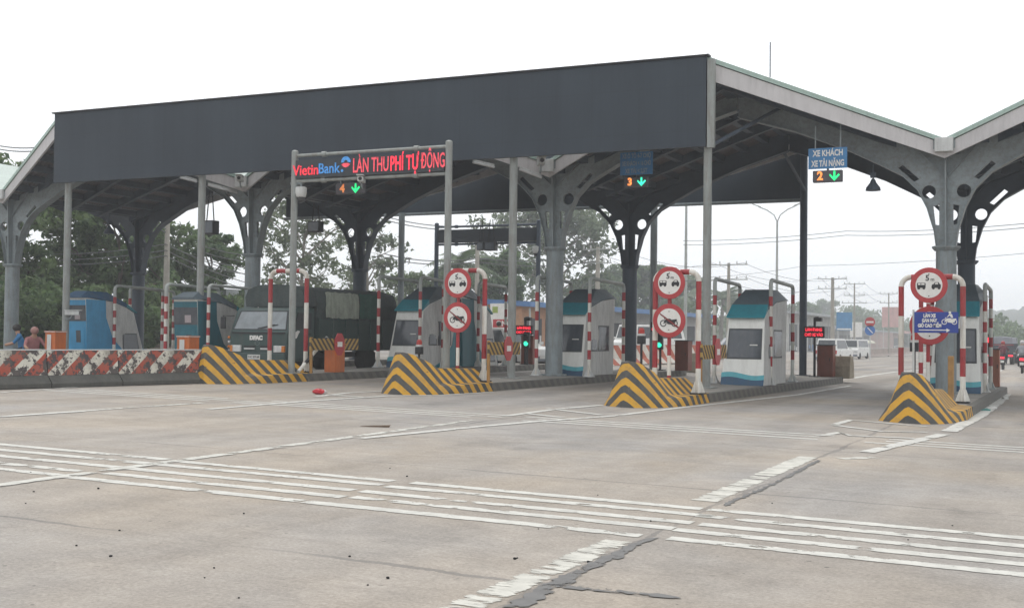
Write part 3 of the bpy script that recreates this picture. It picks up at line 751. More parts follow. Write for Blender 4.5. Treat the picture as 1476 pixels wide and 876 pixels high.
# ------------------------------------------------------------------ toll booths
BW = mat('booth_white', (.76, .76, .72), .45, .06, 2.0, dirt=.22, dirtcol=(.33, .31, .27))
BG = mat('booth_grey_side', (.58, .58, .56), .55, .12, 1.2, dirt=.5, dirtcol=(.22, .21, .20))
BTEAL = mat('booth_teal', (.03, .22, .27), .45, .12, 2, dirt=.3, dirtcol=(.03, .08, .09))
BTEALL = mat('booth_light_teal', (.10, .40, .46), .45, .1, 2, dirt=.2)
BNAVY = mat('booth_navy_skirt', (.03, .085, .16), .5, .15, 2, dirt=.3)
BSKY = mat('booth_sky_blue', (.05, .28, .50), .45, .12, 2, dirt=.25, dirtcol=(.03, .10, .16))
BROOF = mat('booth_roof_grey', (.085, .115, .135), .55, .15, 1.5, dirt=.3, dirtcol=(.05, .05, .05))
BGLASS = glass('booth_glass', (.055, .065, .08), .1)
FRAME = mat('window_frame', (.05, .055, .06), .5, .1, 4)
PAPER = mat('notice_paper', (.65, .65, .62), .7, .05, 6)
def front_y(z, L=0): return .2617*z
def booth(name, label, loc, half=False, accent=None, L=4.5, rotz=0.0, wide=1.02, extras=()):
    t = thing(name, label, 'toll booth', loc, rotz, 'toll booths on the islands')
    hw = wide/2; ac = accent or BTEAL
    prof = [(0, 0), (.2617, 1.0), (.45, 1.72), (.80, 1.92), (1.45, 2.12), (2.1, 2.22)]
    rows = [(.33, 1.70, 1.735, .47), (.80, 1.92, 2.07, .44), (1.60, 2.15, 2.49, .30), (2.1, 2.22, 2.50, .30)]
    if half:
        pl = prof[:5]+[(L, 2.24), (L-.06, 1.2), (L-.12, 0)]; rw = rows[:3]+[(L-.25, 2.23, 2.50, .32), (L+.10, 2.22, 2.30, .44)]
    else:
        pl = prof+[(L-y, z) for y, z in prof[::-1][1:]]; rw = rows+[(L-y, a, c, w) for y, a, c, w in rows[::-1][1:]]
    b = MB(); n = len(pl)
    def hwz(y, z): return hw-(.085*min(1, z/1.72) if y < 1.0 else .085*min(1, z/1.72)*max(0, (2.1-y)/1.1))
    vv = [(-hwz(y, z), y, z) for y, z in pl]+[(hwz(y, z), y, z) for y, z in pl]
    b.add(vv, [tuple(range(n))], 1); b.add(vv, [tuple(range(n, 2*n))], 1)
    b.add(vv, [(i, (i+1) % n, n+(i+1) % n, n+i) for i in range(n-1)], 0)
    if half: b.f.pop(-1) if False else None
    b.build('body', [BW, BG], t, bevel=.02)
    k = hw/.51
    def roofseg(ra, rb):
        ha, hb = hwz(ra[0], ra[1])+.02, hwz(rb[0], rb[1])+.02
        A = [(-ha, ra[0], ra[1]+.004), (-ra[3]*k, ra[0], ra[2]), (ra[3]*k, ra[0], ra[2]), (ha, ra[0], ra[1]+.004)]
        B_ = [(-hb, rb[0], rb[1]+.004), (-rb[3]*k, rb[0], rb[2]), (rb[3]*k, rb[0], rb[2]), (hb, rb[0], rb[1]+.004)]
        return A, B_
    r = MB()
    for a, c in list(zip(rw, rw[1:]))[1:(None if half else -1)]:
        A, B_ = roofseg(a, c); r.hexa(A, B_)
    r.build('roof', BNAVY if accent is BSKY else BROOF, t)
    for i, (a, c) in enumerate([(rw[0], rw[1])] if half else [(rw[0], rw[1]), (rw[-2], rw[-1])]):
        v = MB(); A, B_ = roofseg(a, c); v.hexa(A, B_); v.build('visor', BTEAL, t, bevel=.01)
    # nose ends: window, wave skirt
    for end in ((0,) if half else (0, 1)):
        def Y(z, off): return (front_y(z)-off) if end == 0 else (L-front_y(z)+off)
        f = MB(); zz = (.66, 1.44)
        f.hexa([(-.42*k, Y(zz[0], .012), zz[0]), (.42*k, Y(zz[0], .012), zz[0]), (.42*k, Y(zz[0], -.02), zz[0]), (-.42*k, Y(zz[0], -.02), zz[0])],
               [(-.40*k, Y(zz[1], .012), zz[1]), (.40*k, Y(zz[1], .012), zz[1]), (.40*k, Y(zz[1], -.02), zz[1]), (-.40*k, Y(zz[1], -.02), zz[1])])
        w = f.build('window', FRAME, t, bevel=.008)
        g = MB(); zz = (.70, 1.40)
        g.hexa([(-.385*k, Y(zz[0], .018), zz[0]), (.385*k, Y(zz[0], .018), zz[0]), (.385*k, Y(zz[0], 0), zz[0]), (-.385*k, Y(zz[0], 0), zz[0])],
               [(-.365*k, Y(zz[1], .018), zz[1]), (.365*k, Y(zz[1], .018), zz[1]), (.365*k, Y(zz[1], 0), zz[1]), (-.365*k, Y(zz[1], 0), zz[1])])
        p = g.build('pane', BGLASS, w)
        if end == 0:
            q = MB(); q.box((.22*k, Y(1.02, .024), 1.02), (.2, .006, .03)); q.build('notice', PAPER, w)
        for nm, m_, z0, z1, am, off in (('skirt_wave', BTEALL, .16, .29, .045, .006), ('skirt', BNAVY, -.005, .17, .04, .010)):
            s_ = MB(); N_ = 14
            for i in range(N_):
                xa, xb = -hw+2*hw*i/N_, -hw+2*hw*(i+1)/N_
                za, zb_ = z1+am*math.sin(i/N_*5.2+.6), z1+am*math.sin((i+1)/N_*5.2+.6)
                z0a = z0 if nm == 'skirt' else .17+.04*math.sin(i/N_*5.2+.6)-.02; z0b = z0 if nm == 'skirt' else .17+.04*math.sin((i+1)/N_*5.2+.6)-.02
                s_.add([(xa, Y(z0a, off), z0a), (xb, Y(z0b, off), z0b), (xb, Y(zb_, off), zb_), (xa, Y(za, off), za)], [(0, 1, 2, 3)])
            s_.build(nm, m_, t)
    for sg in (1, -1):
        def side(poly, nm, m_, off=.004, parent=t):
            s_ = MB(); n_ = len(poly); A_ = [(sg*(hwz(y, z)+off), y, z) for y, z in poly]; B_ = [(sg*(hwz(y, z)+off-.02), y, z) for y, z in poly]; s_.add(A_+B_, [tuple(range(n_)), tuple(range(n_, 2*n_))]+[(i, (i+1) % n_, n_+(i+1) % n_, n_+i) for i in range(n_)]); return s_.build(nm, m_, parent)
        if half and (accent or 'sloping nose' in label):
            q_ = (.9, 1.25, 1.7, 2.05) if accent else (.10, .30, .8, 1.6)
            side([(L-.12, .0), (L-.02, 2.17), (L-q_[0], 2.17), (L-q_[0]-.03, 1.5), (L-q_[1], .7), (L-q_[2], .25), (L-q_[3], 0)], 'swoosh', ac)
        elif not half:
            mid = L/2
            side([(mid-.3, 0), (mid-.3, 2.18), (mid-.62, 2.12), (mid-.75, 1.5), (mid-1.05, .9), (mid-1.45, .45), (.35, .12), (.04, .0)], 'swoosh', ac)
            side([(mid+.3, 0), (mid+.3, 2.18), (mid+.62, 2.12), (mid+.75, 1.5), (mid+1.05, .9), (mid+1.45, .45), (L-.35, .12), (L-.04, .0)], 'swoosh', ac)
            d = side([(mid-.295, .05), (mid+.295, .05), (mid+.295, 2.0), (mid-.295, 2.0)], 'door', BNAVY, .008)
            side([(mid-.2, 1.05), (mid+.2, 1.05), (mid+.2, 1.75), (mid-.2, 1.75)], 'door_glass', BGLASS, .013, d)
        for y0, y1 in (((.22, 1.0),) if accent else ((.72, 1.22), (1.28, 2.1)) if half else ((.62, 1.32), (L-1.32, L-.62))):
            z0, z1 = (.12, .90) if accent else (.68, 1.42)
            fr = side([(y0, z0), (y1, z0), (y1+.0, z1), (y0+(.13 if accent else .04), z1)], 'side_window', FRAME, .008)
            side([(y0+.04, z0+.04), (y1-.04, z0+.04), (y1-.04, z1-.04), (y0+(.16 if accent else .07), z1-.04)], 'pane', BGLASS, .012, fr)
    if half:                              # flat rear: coloured wall, service window, door
        def rear(x0, x1, z0, z1, nm, m_, off, parent=t):
            def Yr(z): return L-.12+.06*z/1.2 if z < 1.2 else L-.06+(z-1.2)*.06/1.04
            s_ = MB(); s_.add([(x0, Yr(z0)+off, z0), (x1, Yr(z0)+off, z0), (x1, Yr(z1)+off, z1), (x0, Yr(z1)+off, z1),
                               (x0, Yr(z0)+off-.02, z0), (x1, Yr(z0)+off-.02, z0), (x1, Yr(z1)+off-.02, z1), (x0, Yr(z1)+off-.02, z1)],
                              [(0, 1, 2, 3), (4, 7, 6, 5), (0, 4, 5, 1), (1, 5, 6, 2), (2, 6, 7, 3), (3, 7, 4, 0)])
            return s_.build(nm, m_, parent)
        rear(-hw+.01, hw-.01, .02, 1.2, 'rear_panel', ac, .006); rear(-hw+.01, hw-.01, 1.2, 2.15, 'rear_panel', ac, .006)
        wv = rear(-.42, .42, 1.35, 1.95, 'service_window', BGLASS, .014)
        rear(-.20, .02, 1.42, 1.68, 'monitor', mat('monitor_case', (.35, .30, .31), .5), .022, wv)
        dr = rear(-.35, .12, .1, 1.15, 'door', ac, .018); rear(-.2, -.02, .55, 1.0, 'door_glass', BGLASS, .026, dr)
    return t
booth('toll_booth', 'clean white toll booth with dark nose window, alone between two striped pipe frames', (-7.54, 30.25, gz(-7.55)+KERB), True, None, 2.75, wide=1.10)
booth('toll_booth', 'white and grey toll booth with sloping nose just right of the green truck', (-18.1, 31.35, gz(-18.1)+KERB), True, None, 2.5, wide=1.08)
booth('toll_booth', 'teal and grey toll booth facing away, behind the leftmost motorcycle ban sign', (-18.1, 36.9, gz(-18.1)+KERB), True, mat('booth_dark_teal', (.02, .13, .16), .5, .12, 2, dirt=.4, dirtcol=(.02, .05, .06)), 2.75, math.pi, wide=1.08)
booth('toll_booth', 'sooty white toll booth partly hidden by the grey branching column', ((AY(783, 540, 31.35)[0]+AY(843, 540, 31.35)[0])/2, 31.35, gz(-12.6)+KERB), True, None, 2.6, wide=1.12)
booth('toll_booth', 'white toll booth at the right edge with a blue bag hung on its wall', ((AY(1341, 570, 31.5)[0]+AY(1412, 570, 31.5)[0])/2, 31.5, gz(-2.55)+KERB), True, None, 2.75, wide=1.20).scale = (1, 1, 1.1)
booth('toll_booth', 'sky blue ended toll booth with sloping grey nose behind the red and white barrier', (-28.35, 31.3, gz(-28.4)+KERB), True, BSKY, 2.7, math.pi, .86).scale = (1, 1, .83)
booth('toll_booth', 'teal ended toll booth with grey nose half hidden by a post, left of the truck', (-23.15, 30.3, gz(-23.2)+KERB), True, mat('booth_deep_teal', (.02, .13, .17), .5, .12, 2, dirt=.4, dirtcol=(.02, .06, .08)), 2.7, math.pi, .86).scale = (1, 1, .83)
# things hung on the right-hand booth
b = MB(); b.box((0, 0, .19), (.20, .10, .38)); o = b.build('bag', mat('blue_plastic', (.03, .06, .35), .4, .2, 6), None, tuple(AY(1407, 522, 32.5)-np.array([0, 0, .18])), bevel=.03)
tag(o, 'blue plastic bag hung on the wall of the right-hand white booth', 'bag')

# ------------------------------------------------------------------ pipe frames and hoops
def pipe_frame(x, y0, y1, label, h=2.72, r=.052):
    t = thing('pipe_frame', label, 'pipe frame', (x, y0, gz(x)+KERB), 0, 'striped pipe frames guarding the booths')
    l = y1-y0; rc = .14
    arc1 = [(0, rc-rc*math.cos(a), h-rc+rc*math.sin(a)) for a in np.linspace(0, math.pi/2, 5)]
    arc2 = [(0, l-rc+rc*math.sin(a), h-.05-rc+rc*math.cos(a)) for a in np.linspace(0, math.pi/2, 5)]
    path = [(0, 0, 0)]+arc1+arc2+[(0, l, 0)]
    R_, W_, S_ = 1, 0, 2
    up = [(.48, W_), (.26, R_), (.25, W_), (.26, R_), (.26, W_), (.26, R_), (.27, W_), (.25, R_)]
    tot = sum(a for a, _ in up); mid = h-tot+rc*-.43+l-.1+h-.05-tot
    b = MB(); b.tube(path, r, 10, bands=up+[(mid-.1, S_)]+up[::-1]+[(2, W_)])
    b.build('pipe', [WHITE, RED, GALV], t, smooth=True)
    for yy in (0, l):
        f = MB(); f.box((0, yy, .012), (.26, .26, .024))
        for a in range(4):
            ca, sa = math.cos(a*math.pi/2+.78), math.sin(a*math.pi/2+.78)
            f.hexa([(ca*.04-sa*.006, yy+sa*.04+ca*.006, .024), (ca*.15-sa*.006, yy+sa*.15+ca*.006, .024), (ca*.15+sa*.006, yy+sa*.15-ca*.006, .024), (ca*.04+sa*.006, yy+sa*.04-ca*.006, .024)],
                   [(ca*.04-sa*.006, yy+sa*.04+ca*.006, .2), (ca*.06-sa*.006, yy+sa*.06+ca*.006, .2), (ca*.06+sa*.006, yy+sa*.06-ca*.006, .2), (ca*.04+sa*.006, yy+sa*.04-ca*.006, .2)])
        f.build('foot', GREYW, t)
    return t
for a in ((-8.42, 30.85, 33.5, 'striped pipe frame on the left side of the clean white booth'),
          (-7.03, 31.2, 33.95, 'striped pipe frame on the right side of the clean white booth'),
          (-18.72, 31.0, 33.4, 'striped pipe frame just right of the truck tail, left of the grey booth'),
          (-17.5, 31.35, 32.8, 'short striped pipe frame at the right front of the grey booth'),
          (-17.48, 35.2, 37.3, 'striped pipe frame at the teal rear half of the grey booth'),
          (-13.3, 30.4, 32.9, 'striped pipe frame left of the big front column beside the sooty booth'),
          (-12.02, 31.1, 33.9, 'striped pipe frame on the right side of the sooty booth'),
          (-1.93, 32.6, 35.1, 'striped pipe frame at the right edge, beside the rightmost booth'),
          (-3.2, 30.1, 32.7, 'striped pipe frame left of the rightmost booth, behind the blue sign'),
          (-27.8, 29.75, 32.0, 'striped pipe frame in front of the sky blue ended booth'),
          (-28.95, 31.7, 33.9, 'striped pipe frame right of the sky blue ended booth nose'),
          (-22.55, 27.9, 30.3, 'striped pipe frame just left of the truck beside the teal booth'),
          (-23.85, 27.6, 30.0, 'striped pipe frame on the far left side of the teal booth')):
    f_ = pipe_frame(*a)
    if a[0] < -20: f_.scale = (1, 1, .84)
def hoop(x0, x1, y, h, label, r=.057):
    xm = (x0+x1)/2
    t = thing('barrier_hoop', label, 'barrier hoop', (xm, y, gz(xm)+KERB), 0, 'red and white hoops behind the crash blocks')
    w = x1-x0; rc = .2
    a1 = [(-w/2+rc-rc*math.cos(a), 0, h-rc+rc*math.sin(a)) for a in np.linspace(0, math.pi/2, 8)]
    a2 = [(w/2-rc+rc*math.sin(a), 0, h-rc+rc*math.cos(a)) for a in np.linspace(0, math.pi/2, 8)]
    top = w-2*rc
    up = [(.54, 0), (.58, 1), (.66, 0), (h-rc-1.78, 1), (rc*1.57, 0)]
    b = MB(); b.tube([(-w/2, 0, 0)]+a1+a2+[(w/2, 0, 0)], r, 14, bands=up+[(top*.4, 1), (top*.25, 0), (top*.35, 1)]+up[::-1]+[(1, 0)])
    b.build('pipe', [WHITE, RED], t, smooth=True)
    for sg in (-1, 1):
        f = MB(); f.box((sg*w/2, 0, .015), (.28, .28, .03), 1)
        for a in range(4):
            an = a*math.pi/2+.4; ca, sa = math.cos(an), math.sin(an); e = .01
            def P(rr, q, z): return (sg*w/2+ca*rr-sa*q, sa*rr+ca*q, z)
            f.hexa([P(.05, -e, .03), P(.15, -e, .03), P(.15, e, .03), P(.05, e, .03)], [P(.05, -e, .27), P(.068, -e, .27), P(.068, e, .27), P(.05, e, .27)], 0)
        f.build('foot', [WHITE, BLACK], t)
    return t
def xy(px, Y): return AY(px, 450, Y)[0]
hoop(xy(944.5, 24.75), xy(1007, 24.75), 24.75, 2.58, 'red and white hoop carrying the middle five metre sign')
hoop(xy(1299, 26.5), xy(1388, 26.5), 26.5, 2.60, 'red and white hoop nearest the right edge, carrying a five metre sign')
hoop(xy(642.5, 25.5), xy(698.5, 25.5), 25.5, 2.62, 'red and white hoop behind the grey gantry post with the leftmost round signs')
hoop(xy(389.5, 25.8), xy(441.5, 25.8), 25.8, 2.60, 'red and white hoop in front of the green truck, without a sign')

# ------------------------------------------------------------------ round signs
def gauge(bm, pts, y, mi=0, th=.004): bm.prism(pts, 'y', y, y-th, mi)
def sign_disc(t, R):
    b = MB(); b.lathe([(R*.99, .012), (R, .006), (R, -.006), (R*.985, -.012), (R*.70, -.012), (R*.70, -.0125)], 40, (0, 0, 0), 0, 'y')
    b.build('rim', SIGNRED, t)
    b = MB(); b.lathe([(R*.72, -.011), (R*.715, -.0145)], 36, (0, 0, 0), 0, 'y'); b.build('face', SIGNWHITE, t)
VGREYM = mat('faded_black', (.12, .12, .12), .6)
def distance_sign(loc, R, label):
    t = thing('distance_sign', label, 'road sign', loc, 0, 'round five metre spacing signs')
    sign_disc(t, R); s = R/.37; y = -.015
    b = MB()
    truck = [(-.235, -.055), (-.235, .035), (-.225, .05), (-.075, .05), (-.065, .03), (-.065, -.055)]
    car = [(.235, -.055), (.235, .01), (.215, .02), (.19, .06), (.12, .06), (.09, .02), (.06, .01), (.05, -.055)]
    b2 = MB()
    for poly in (truck, car): gauge(b, [(x*s, z*s) for x, z in poly], y)
    for x in (-.20, -.10, .09, .20): b.lathe([(.028*s, y-.008), (.028*s, y)], 12, (x*s, 0, -.06*s), 0, 'y')
    b.build('pictogram', BLACK, t)
    c = MB()
    for x0, x1 in ((-.215, -.165), (-.15, -.085)): gauge(c, [(x0*s, .005*s), (x1*s, .005*s), (x1*s, .04*s), (x0*s, .04*s)], y-.005)
    gauge(c, [(.115*s, .018*s), (.185*s, .018*s), (.175*s, .05*s), (.13*s, .05*s)], y-.005)
    c.build('pictogram_window', SIGNWHITE, t)
    text('5', .165*s, BLACK, t, (-.03*s, y-.003, .145*s), off=.003*s); text('m', .10*s, VGREYM, t, (.07*s, y-.003, .12*s), off=.001*s, width=.07*s)
    d = MB()
    for z in (.23, -.225): d.lathe([(.012*s, y-.006), (.012*s, y)], 8, (0, 0, z*s), 0, 'y')
    d.build('bolt', BLACK, t)
    return t
def moto_mb(s, y, rider=False):
    b = MB()
    for x in (-.13, .13):
        n = 18
        for k in range(n):
            a, c = 2*math.pi*k/n, 2*math.pi*(k+1)/n
            gauge(b, [(x*s+.075*s*math.cos(a), -.045*s+.075*s*math.sin(a)), (x*s+.075*s*math.cos(c), -.045*s+.075*s*math.sin(c)),
                      (x*s+.055*s*math.cos(c), -.045*s+.055*s*math.sin(c)), (x*s+.055*s*math.cos(a), -.045*s+.055*s*math.sin(a))], y)
    gauge(b, [(p*s, q*s) for p, q in ((-.13, -.05), (-.09, .03), (-.04, .055), (.03, .06), (.06, .035), (.17, .05), (.19, .03), (.14, -.02), (.14, -.06), (.05, -.07), (-.03, -.06), (-.06, -.01), (-.115, -.055))], y-.001)
    gauge(b, [(p*s, q*s) for p, q in ((-.09, .02), (-.115, .075), (-.07, .08), (-.065, .065), (-.095, .06), (-.075, .02))], y-.002)
    if rider:
        gauge(b, [(p*s, q*s) for p, q in ((.06, .06), (.10, .07), (.07, .17), (.0, .18), (-.06, .09), (-.05, .08), (.01, .13))], y-.003)
        b.lathe([(.035*s, y-.006), (.035*s, y)], 12, (.015*s, 0, .215*s), 0, 'y')
    return b
def moto_ban(loc, R, label):
    t = thing('motorcycle_ban_sign', label, 'road sign', loc, 0, 'round signs banning motorcycles')
    sign_disc(t, R); s = R/.37
    moto_mb(s*.98, -.016).build('pictogram', BLACK, t, (.0, 0, -.015*s))
    b = MB(); a = math.radians(-35); ca, sa = math.cos(a), math.sin(a); l, w = R*.72, .019*s
    gauge(b, [(-l*ca-w*-sa*-1, -l*sa-w*ca), (l*ca+w*sa, l*sa-w*ca), (l*ca-w*sa, l*sa+w*ca), (-l*ca-w*sa, -l*sa+w*ca)], -.023)
    b.build('bar', mat('sign_red_dark', (.22, .03, .03), .5, .1, 5), t)
    d = MB()
    for z in (.2, -.2): d.lathe([(.012*s, -.021), (.012*s, -.015)], 8, (0, 0, z*s), 0, 'y')
    d.build('bolt', BLACK, t)
    return t
distance_sign(tuple(AY(965, 407.5, 24.62)), .345, 'middle round five metre spacing sign, above a motorcycle ban sign before the blue roofed shop')
distance_sign(tuple(AY(660, 408, 24.86)), .345, 'leftmost round five metre spacing sign, overlapping the grey gantry post')
distance_sign(tuple(AY(1339, 411, 26.36)), .37, 'rightmost round five metre spacing sign, above the blue motorcycle lane sign')
moto_ban(tuple(AY(964.5, 462, 24.62)), .36, 'round motorcycle ban sign right of a green traffic light, over the middle crash block')
moto_ban(tuple(AY(659.5, 457.5, 24.86)), .355, 'round motorcycle ban sign in front of the teal rear of the grey booth')
moto_ban(tuple(AY(1340, 469, 27.6)), .42, 'round red rimmed sign mostly hidden behind the blue motorcycle lane sign')
def sign_post(px, Y, h, label):
    X_ = xy(px, Y); t = thing('sign_post', label, 'sign post', (X_, Y, gz(X_)+KERB), 0, 'red and white posts of the round signs')
    b = MB(); b.tube([(0, 0, 0), (0, 0, h)], .042, 10, bands=[(.38, 1), (.42, 0), (.52, 1), (.75, 1), (.14, 0), (.3, 1)]); b.build('pole', [WHITE, RED], t, smooth=True)
    f = MB(); f.box((0, 0, .012), (.2, .2, .024)); f.build('base_plate', STEEL, t)
    c = MB(); c.box((0, -.045, h-.3), (.2, .02, .04)); c.box((0, -.045, h-.85), (.2, .02, .04)); 
    return t
sign_post(965, 24.70, 2.6, 'red and white post holding the middle pair of round signs')
sign_post(660.5, 24.95, 2.6, 'red and white post holding the leftmost pair of round signs')
sign_post(1338, 27.7, 2.5, 'red and white post behind the blue motorcycle lane sign')

# blue motorcycle lane sign
c = AY(1349.5, 464.5, 26.2); t = thing('motorcycle_lane_sign', 'blue motorcycle lane sign with white arrow under the rightmost round sign', 'road sign', tuple(c))
b = MB(); b.box((0, 0, 0), (.86, .02, .43)); b.build('board', SIGNBLUE, t, bevel=.004)
b = MB(); b.tube([(-.45, .03, gz(-2.8)+KERB-c[2]), (-.45, .03, .26)], .022, 8); b.build('pole', GREYW, t)
text('LÀN XE', .095, SIGNWHITE, t, (-.13, -.013, .135), off=.005, width=.24); text('GẮN MÁY', .095, SIGNWHITE, t, (-.13, -.013, .035), off=.005, width=.30); text('GIỜ CAO ĐIỂM', .095, SIGNWHITE, t, (-.13, -.013, -.07), off=.005, width=.46)
moto_mb(.74, -.012, True).build('pictogram', SIGNWHITE, t, (.255, 0, .045))
b = MB(); gauge(b, [(-.34, -.168), (.20, -.168), (.20, -.178+.0), (.20, -.205), (.27, -.162), (.20, -.12), (.20, -.150), (-.34, -.150)], -.012); b.build('arrow', SIGNWHITE, t)

# warning lamps on black posts
def warn(px, py_box, Y, label):
    X_ = xy(px, Y); z0 = gz(X_)+KERB; zb = AY(px, py_box, Y)[2]-z0
    t = thing('warning_lamp', label, 'warning lamp', (X_, Y, z0), 0, 'red lamps on black posts')
    b = MB(); b.tube([(0, 0, 0), (0, 0, zb)], .03, 8); b.build('pole', BLACK, t)
    b = MB(); b.box((0, 0, zb), (.17, .15, .19)); b.build('housing', BLACK, t, bevel=.01)
    b = MB(); b.lathe([(.09, zb+.10), (.09, zb+.15)], 14); b.build('base', GREYW, t)
    b = MB(); b.lathe([(.075, zb+.15), (.07, zb+.24), (.04, zb+.28)], 14); b.build('lens', mat('red_lens', (.42, .04, .03), .3, .1, 5), t)
    return t
warn(1318, 500, 26.9, 'black post with dark box and red lamp left of the blue motorcycle lane sign')
warn(925, 490, 26.6, 'black post with dark box and red lamp left of the middle hoop')
warn(605, 505, 27.2, 'black post with dark box and red lamp before the grey booth window')

# ------------------------------------------------------------------ LED gantry over the lane
YG = 25.1
def gantry(name, label, xa, xb, Y, ztop, zpan0, zpan1, m_, r=.085, joints=(.2, .8)):
    xm = (xa+xb)/2
    t = thing(name, label, 'gantry', (xm, Y, gz(xm)))
    for x in (xa, xb):
        b = MB(); z0 = gz(x)+KERB-gz(xm)
        b.tube([(x-xm, 0, z0), (x-xm, 0, ztop-gz(xm))], r, 14); b.ball((x-xm, 0, ztop-gz(xm)), r, 0, 12, (1, 1, .6)); b.box((x-xm, 0, z0+.012), (.36, .36, .024))
        b.build('post', m_, t, smooth=True)
    w = xb-xa
    for z in (zpan1+.13, zpan0-.06):
        b = MB(); b.tube([(-w/2, 0, z-gz(xm)), (w/2, 0, z-gz(xm))], .045, 10)
        for j in joints: b.lathe([(.07, w*(j-.5)-.06), (.07, w*(j-.5)+.06)], 10, (0, 0, z-gz(xm)), 0, 'x')
        b.build('beam', m_, t, smooth=True)
    b = MB(); b.box((0, -.02, (zpan0+zpan1)/2-gz(xm)), (w-2*r, .12, zpan1-zpan0)); pn = b.build('display_panel', mat('led_panel_black', (.035, .042, .05), .5, .12, 3), t)
    return t, xm, w
xa, xb = xy(421.5, YG), AY(645, 380, YG)[0]
gt, xm, w = gantry('sign_gantry', 'grey post gantry with black LED board in red and blue letters', xa, xb, YG, 6.05, 5.37, 5.82, STEEL_L)
def gpos(px, py): q = AY(px, py, YG-.095); return (q[0]-xm, -.095, q[2]-gz(xm))
text('Vietin', .36, LED_RED, gt, gpos(422, 247), off=.004, width=gpos(458.5, 247)[0]-gpos(422, 247)[0], align='LEFT')
text('Bank', .36, LED_BLUE, gt, gpos(459.5, 244), off=.004, width=gpos(490, 247)[0]-gpos(459.5, 247)[0], align='LEFT')
text('LÀN THU', .50, LED_PINK, gt, gpos(509, 240), off=.005, width=gpos(560, 247)[0]-gpos(509, 247)[0], align='LEFT')
text('PHÍ TỰ', .50, LED_REDB, gt, gpos(563, 237), off=.005, width=gpos(603.5, 247)[0]-gpos(563, 247)[0], align='LEFT')
text('ĐỘNG', .50, LED_PINK, gt, gpos(606.5, 233.5), off=.005, width=gpos(641, 247)[0]-gpos(606.5, 247)[0], align='LEFT')
g0 = gpos(498.5, 233.5)
b = MB(); pts = [(.135*math.cos(a), .135*math.sin(a)) for a in np.linspace(-.1, math.pi+.1, 18)]+[(.05*math.cos(a), .05*math.sin(a)) for a in np.linspace(math.pi+.1, -.1, 12)]
gauge(b, pts, 0); lg = b.build('logo', LED_BLUE, gt, g0)
b = MB(); gauge(b, [(-.125, -.06), (-.06, -.03), (.06, -.03), (.125, -.06), (.07, -.115), (0, -.135), (-.07, -.115)], 0); b.build('logo_base', LED_PINK, lg)
b = MB(); b.lathe([(.035, 0), (.035, .004)], 12, (0, 0, 0), 0, 'y'); b.build('full_stop', LED_BLUE, gt, gpos(493, 246))
# rear gantry seen under the canopy
Y2 = 44.0
g2, xm2, w2 = gantry('sign_gantry', 'dark gantry with an unlit black board seen beyond the rear edge of the canopy', xy(628, Y2), xy(775, Y2), Y2, AY(628, 323, Y2)[2], AY(700, 349, Y2)[2], AY(700, 330, Y2)[2], STEEL_D, .09)

# ------------------------------------------------------------------ cameras and lamps
def cctv(loc, label, yaw=0.0, s=1.0, dome=False):
    t = thing('cctv_camera', label, 'camera', loc, yaw, 'surveillance cameras')
    b = MB()
    if dome:
        b.lathe([(.09*s, .12*s), (.13*s, .10*s), (.13*s, -.02*s), (.11*s, -.1*s), (.05*s, -.16*s), (.01, -.17*s)], 16); b.build('housing', GREYW, t, smooth=True)
        c = MB(); c.lathe([(.10*s, -.1*s), (.07*s, -.19*s), (.02*s, -.215*s)], 14); c.build('dome', mat('tinted_dome', (.06, .06, .065), .2), t, smooth=True)
        c = MB(); c.tube([(0, .0, .1*s), (0, 0, .2*s), (-.3*s, 0, .2*s)], .025*s, 8); c.build('bracket', STEEL, t)
    else:
        b.box((0, 0, 0), (.14*s, .42*s, .13*s)); b.build('housing', GREYW, t, bevel=.015)
        c = MB(); c.box((0, -.03*s, .085*s), (.17*s, .5*s, .02*s)); c.build('sun_shield', GREYW, t)
        c = MB(); c.lathe([(.045*s, -.215*s), (.045*s, -.2*s)], 12, (0, 0, 0), 0, 'y'); c.build('lens', BLACK, t)
        c = MB(); c.tube([(0, 0, -.06*s), (0, .05*s, -.16*s), (0, .2*s, -.2*s)], .02*s, 8); c.build('bracket', STEEL, t)
    return t
cctv(tuple(AY(434, 277, YG)), 'white dome camera on the left gantry post below the LED board', dome=True, s=1.1)
cctv(tuple(AY(521, 259, YG-.05)), 'pale box camera under the middle of the red and blue LED board', .4)
cctv(tuple(AY(346, 258, 28.6)), 'pale box camera tucked under the dark fascia above the left column', .5, 1.1)
cctv(tuple(AY(780, 233, 28.8)), 'pale box camera tucked under the dark fascia above the second column', .5, 1.3)
cctv(tuple(AY(773, 360, Y2)), 'round grey camera at the right end of the dark rear gantry', dome=True, s=1.2)
cctv(tuple(AY(104, 451, 27.9)), 'white box camera on the far left fascia post', 2.2, 1.0)
def bell_lamp(px, py, Y, label, s=1.0, hang=.35):
    t = thing('pendant_lamp', label, 'lamp', tuple(AY(px, py, Y)), 0, 'bell lamps hung from the roof')
    b = MB(); b.lathe([(.02, .32*s), (.06*s, .28*s), (.10*s, .18*s), (.21*s, .03*s), (.23*s, -.06*s), (.215*s, -.06*s)], 18); b.build('shade', STEEL_D, t, smooth=True)
    b = MB(); b.box((0, 0, .42*s), (.16*s, .16*s, .16*s)); b.build('ballast', STEEL_D, t)
    b = MB(); b.tube([(0, 0, .3*s), (0, 0, .5*s+hang)], .015, 6); b.build('rod', STEEL_D, t)
    return t
bell_lamp(1258.5, 272, 30.8, 'bell lamp hanging against the white sky below the right rafter', .8, .2)
bell_lamp(157, 335, 36.0, 'bell lamp hanging in shade before the trees at far left', .9, .8)
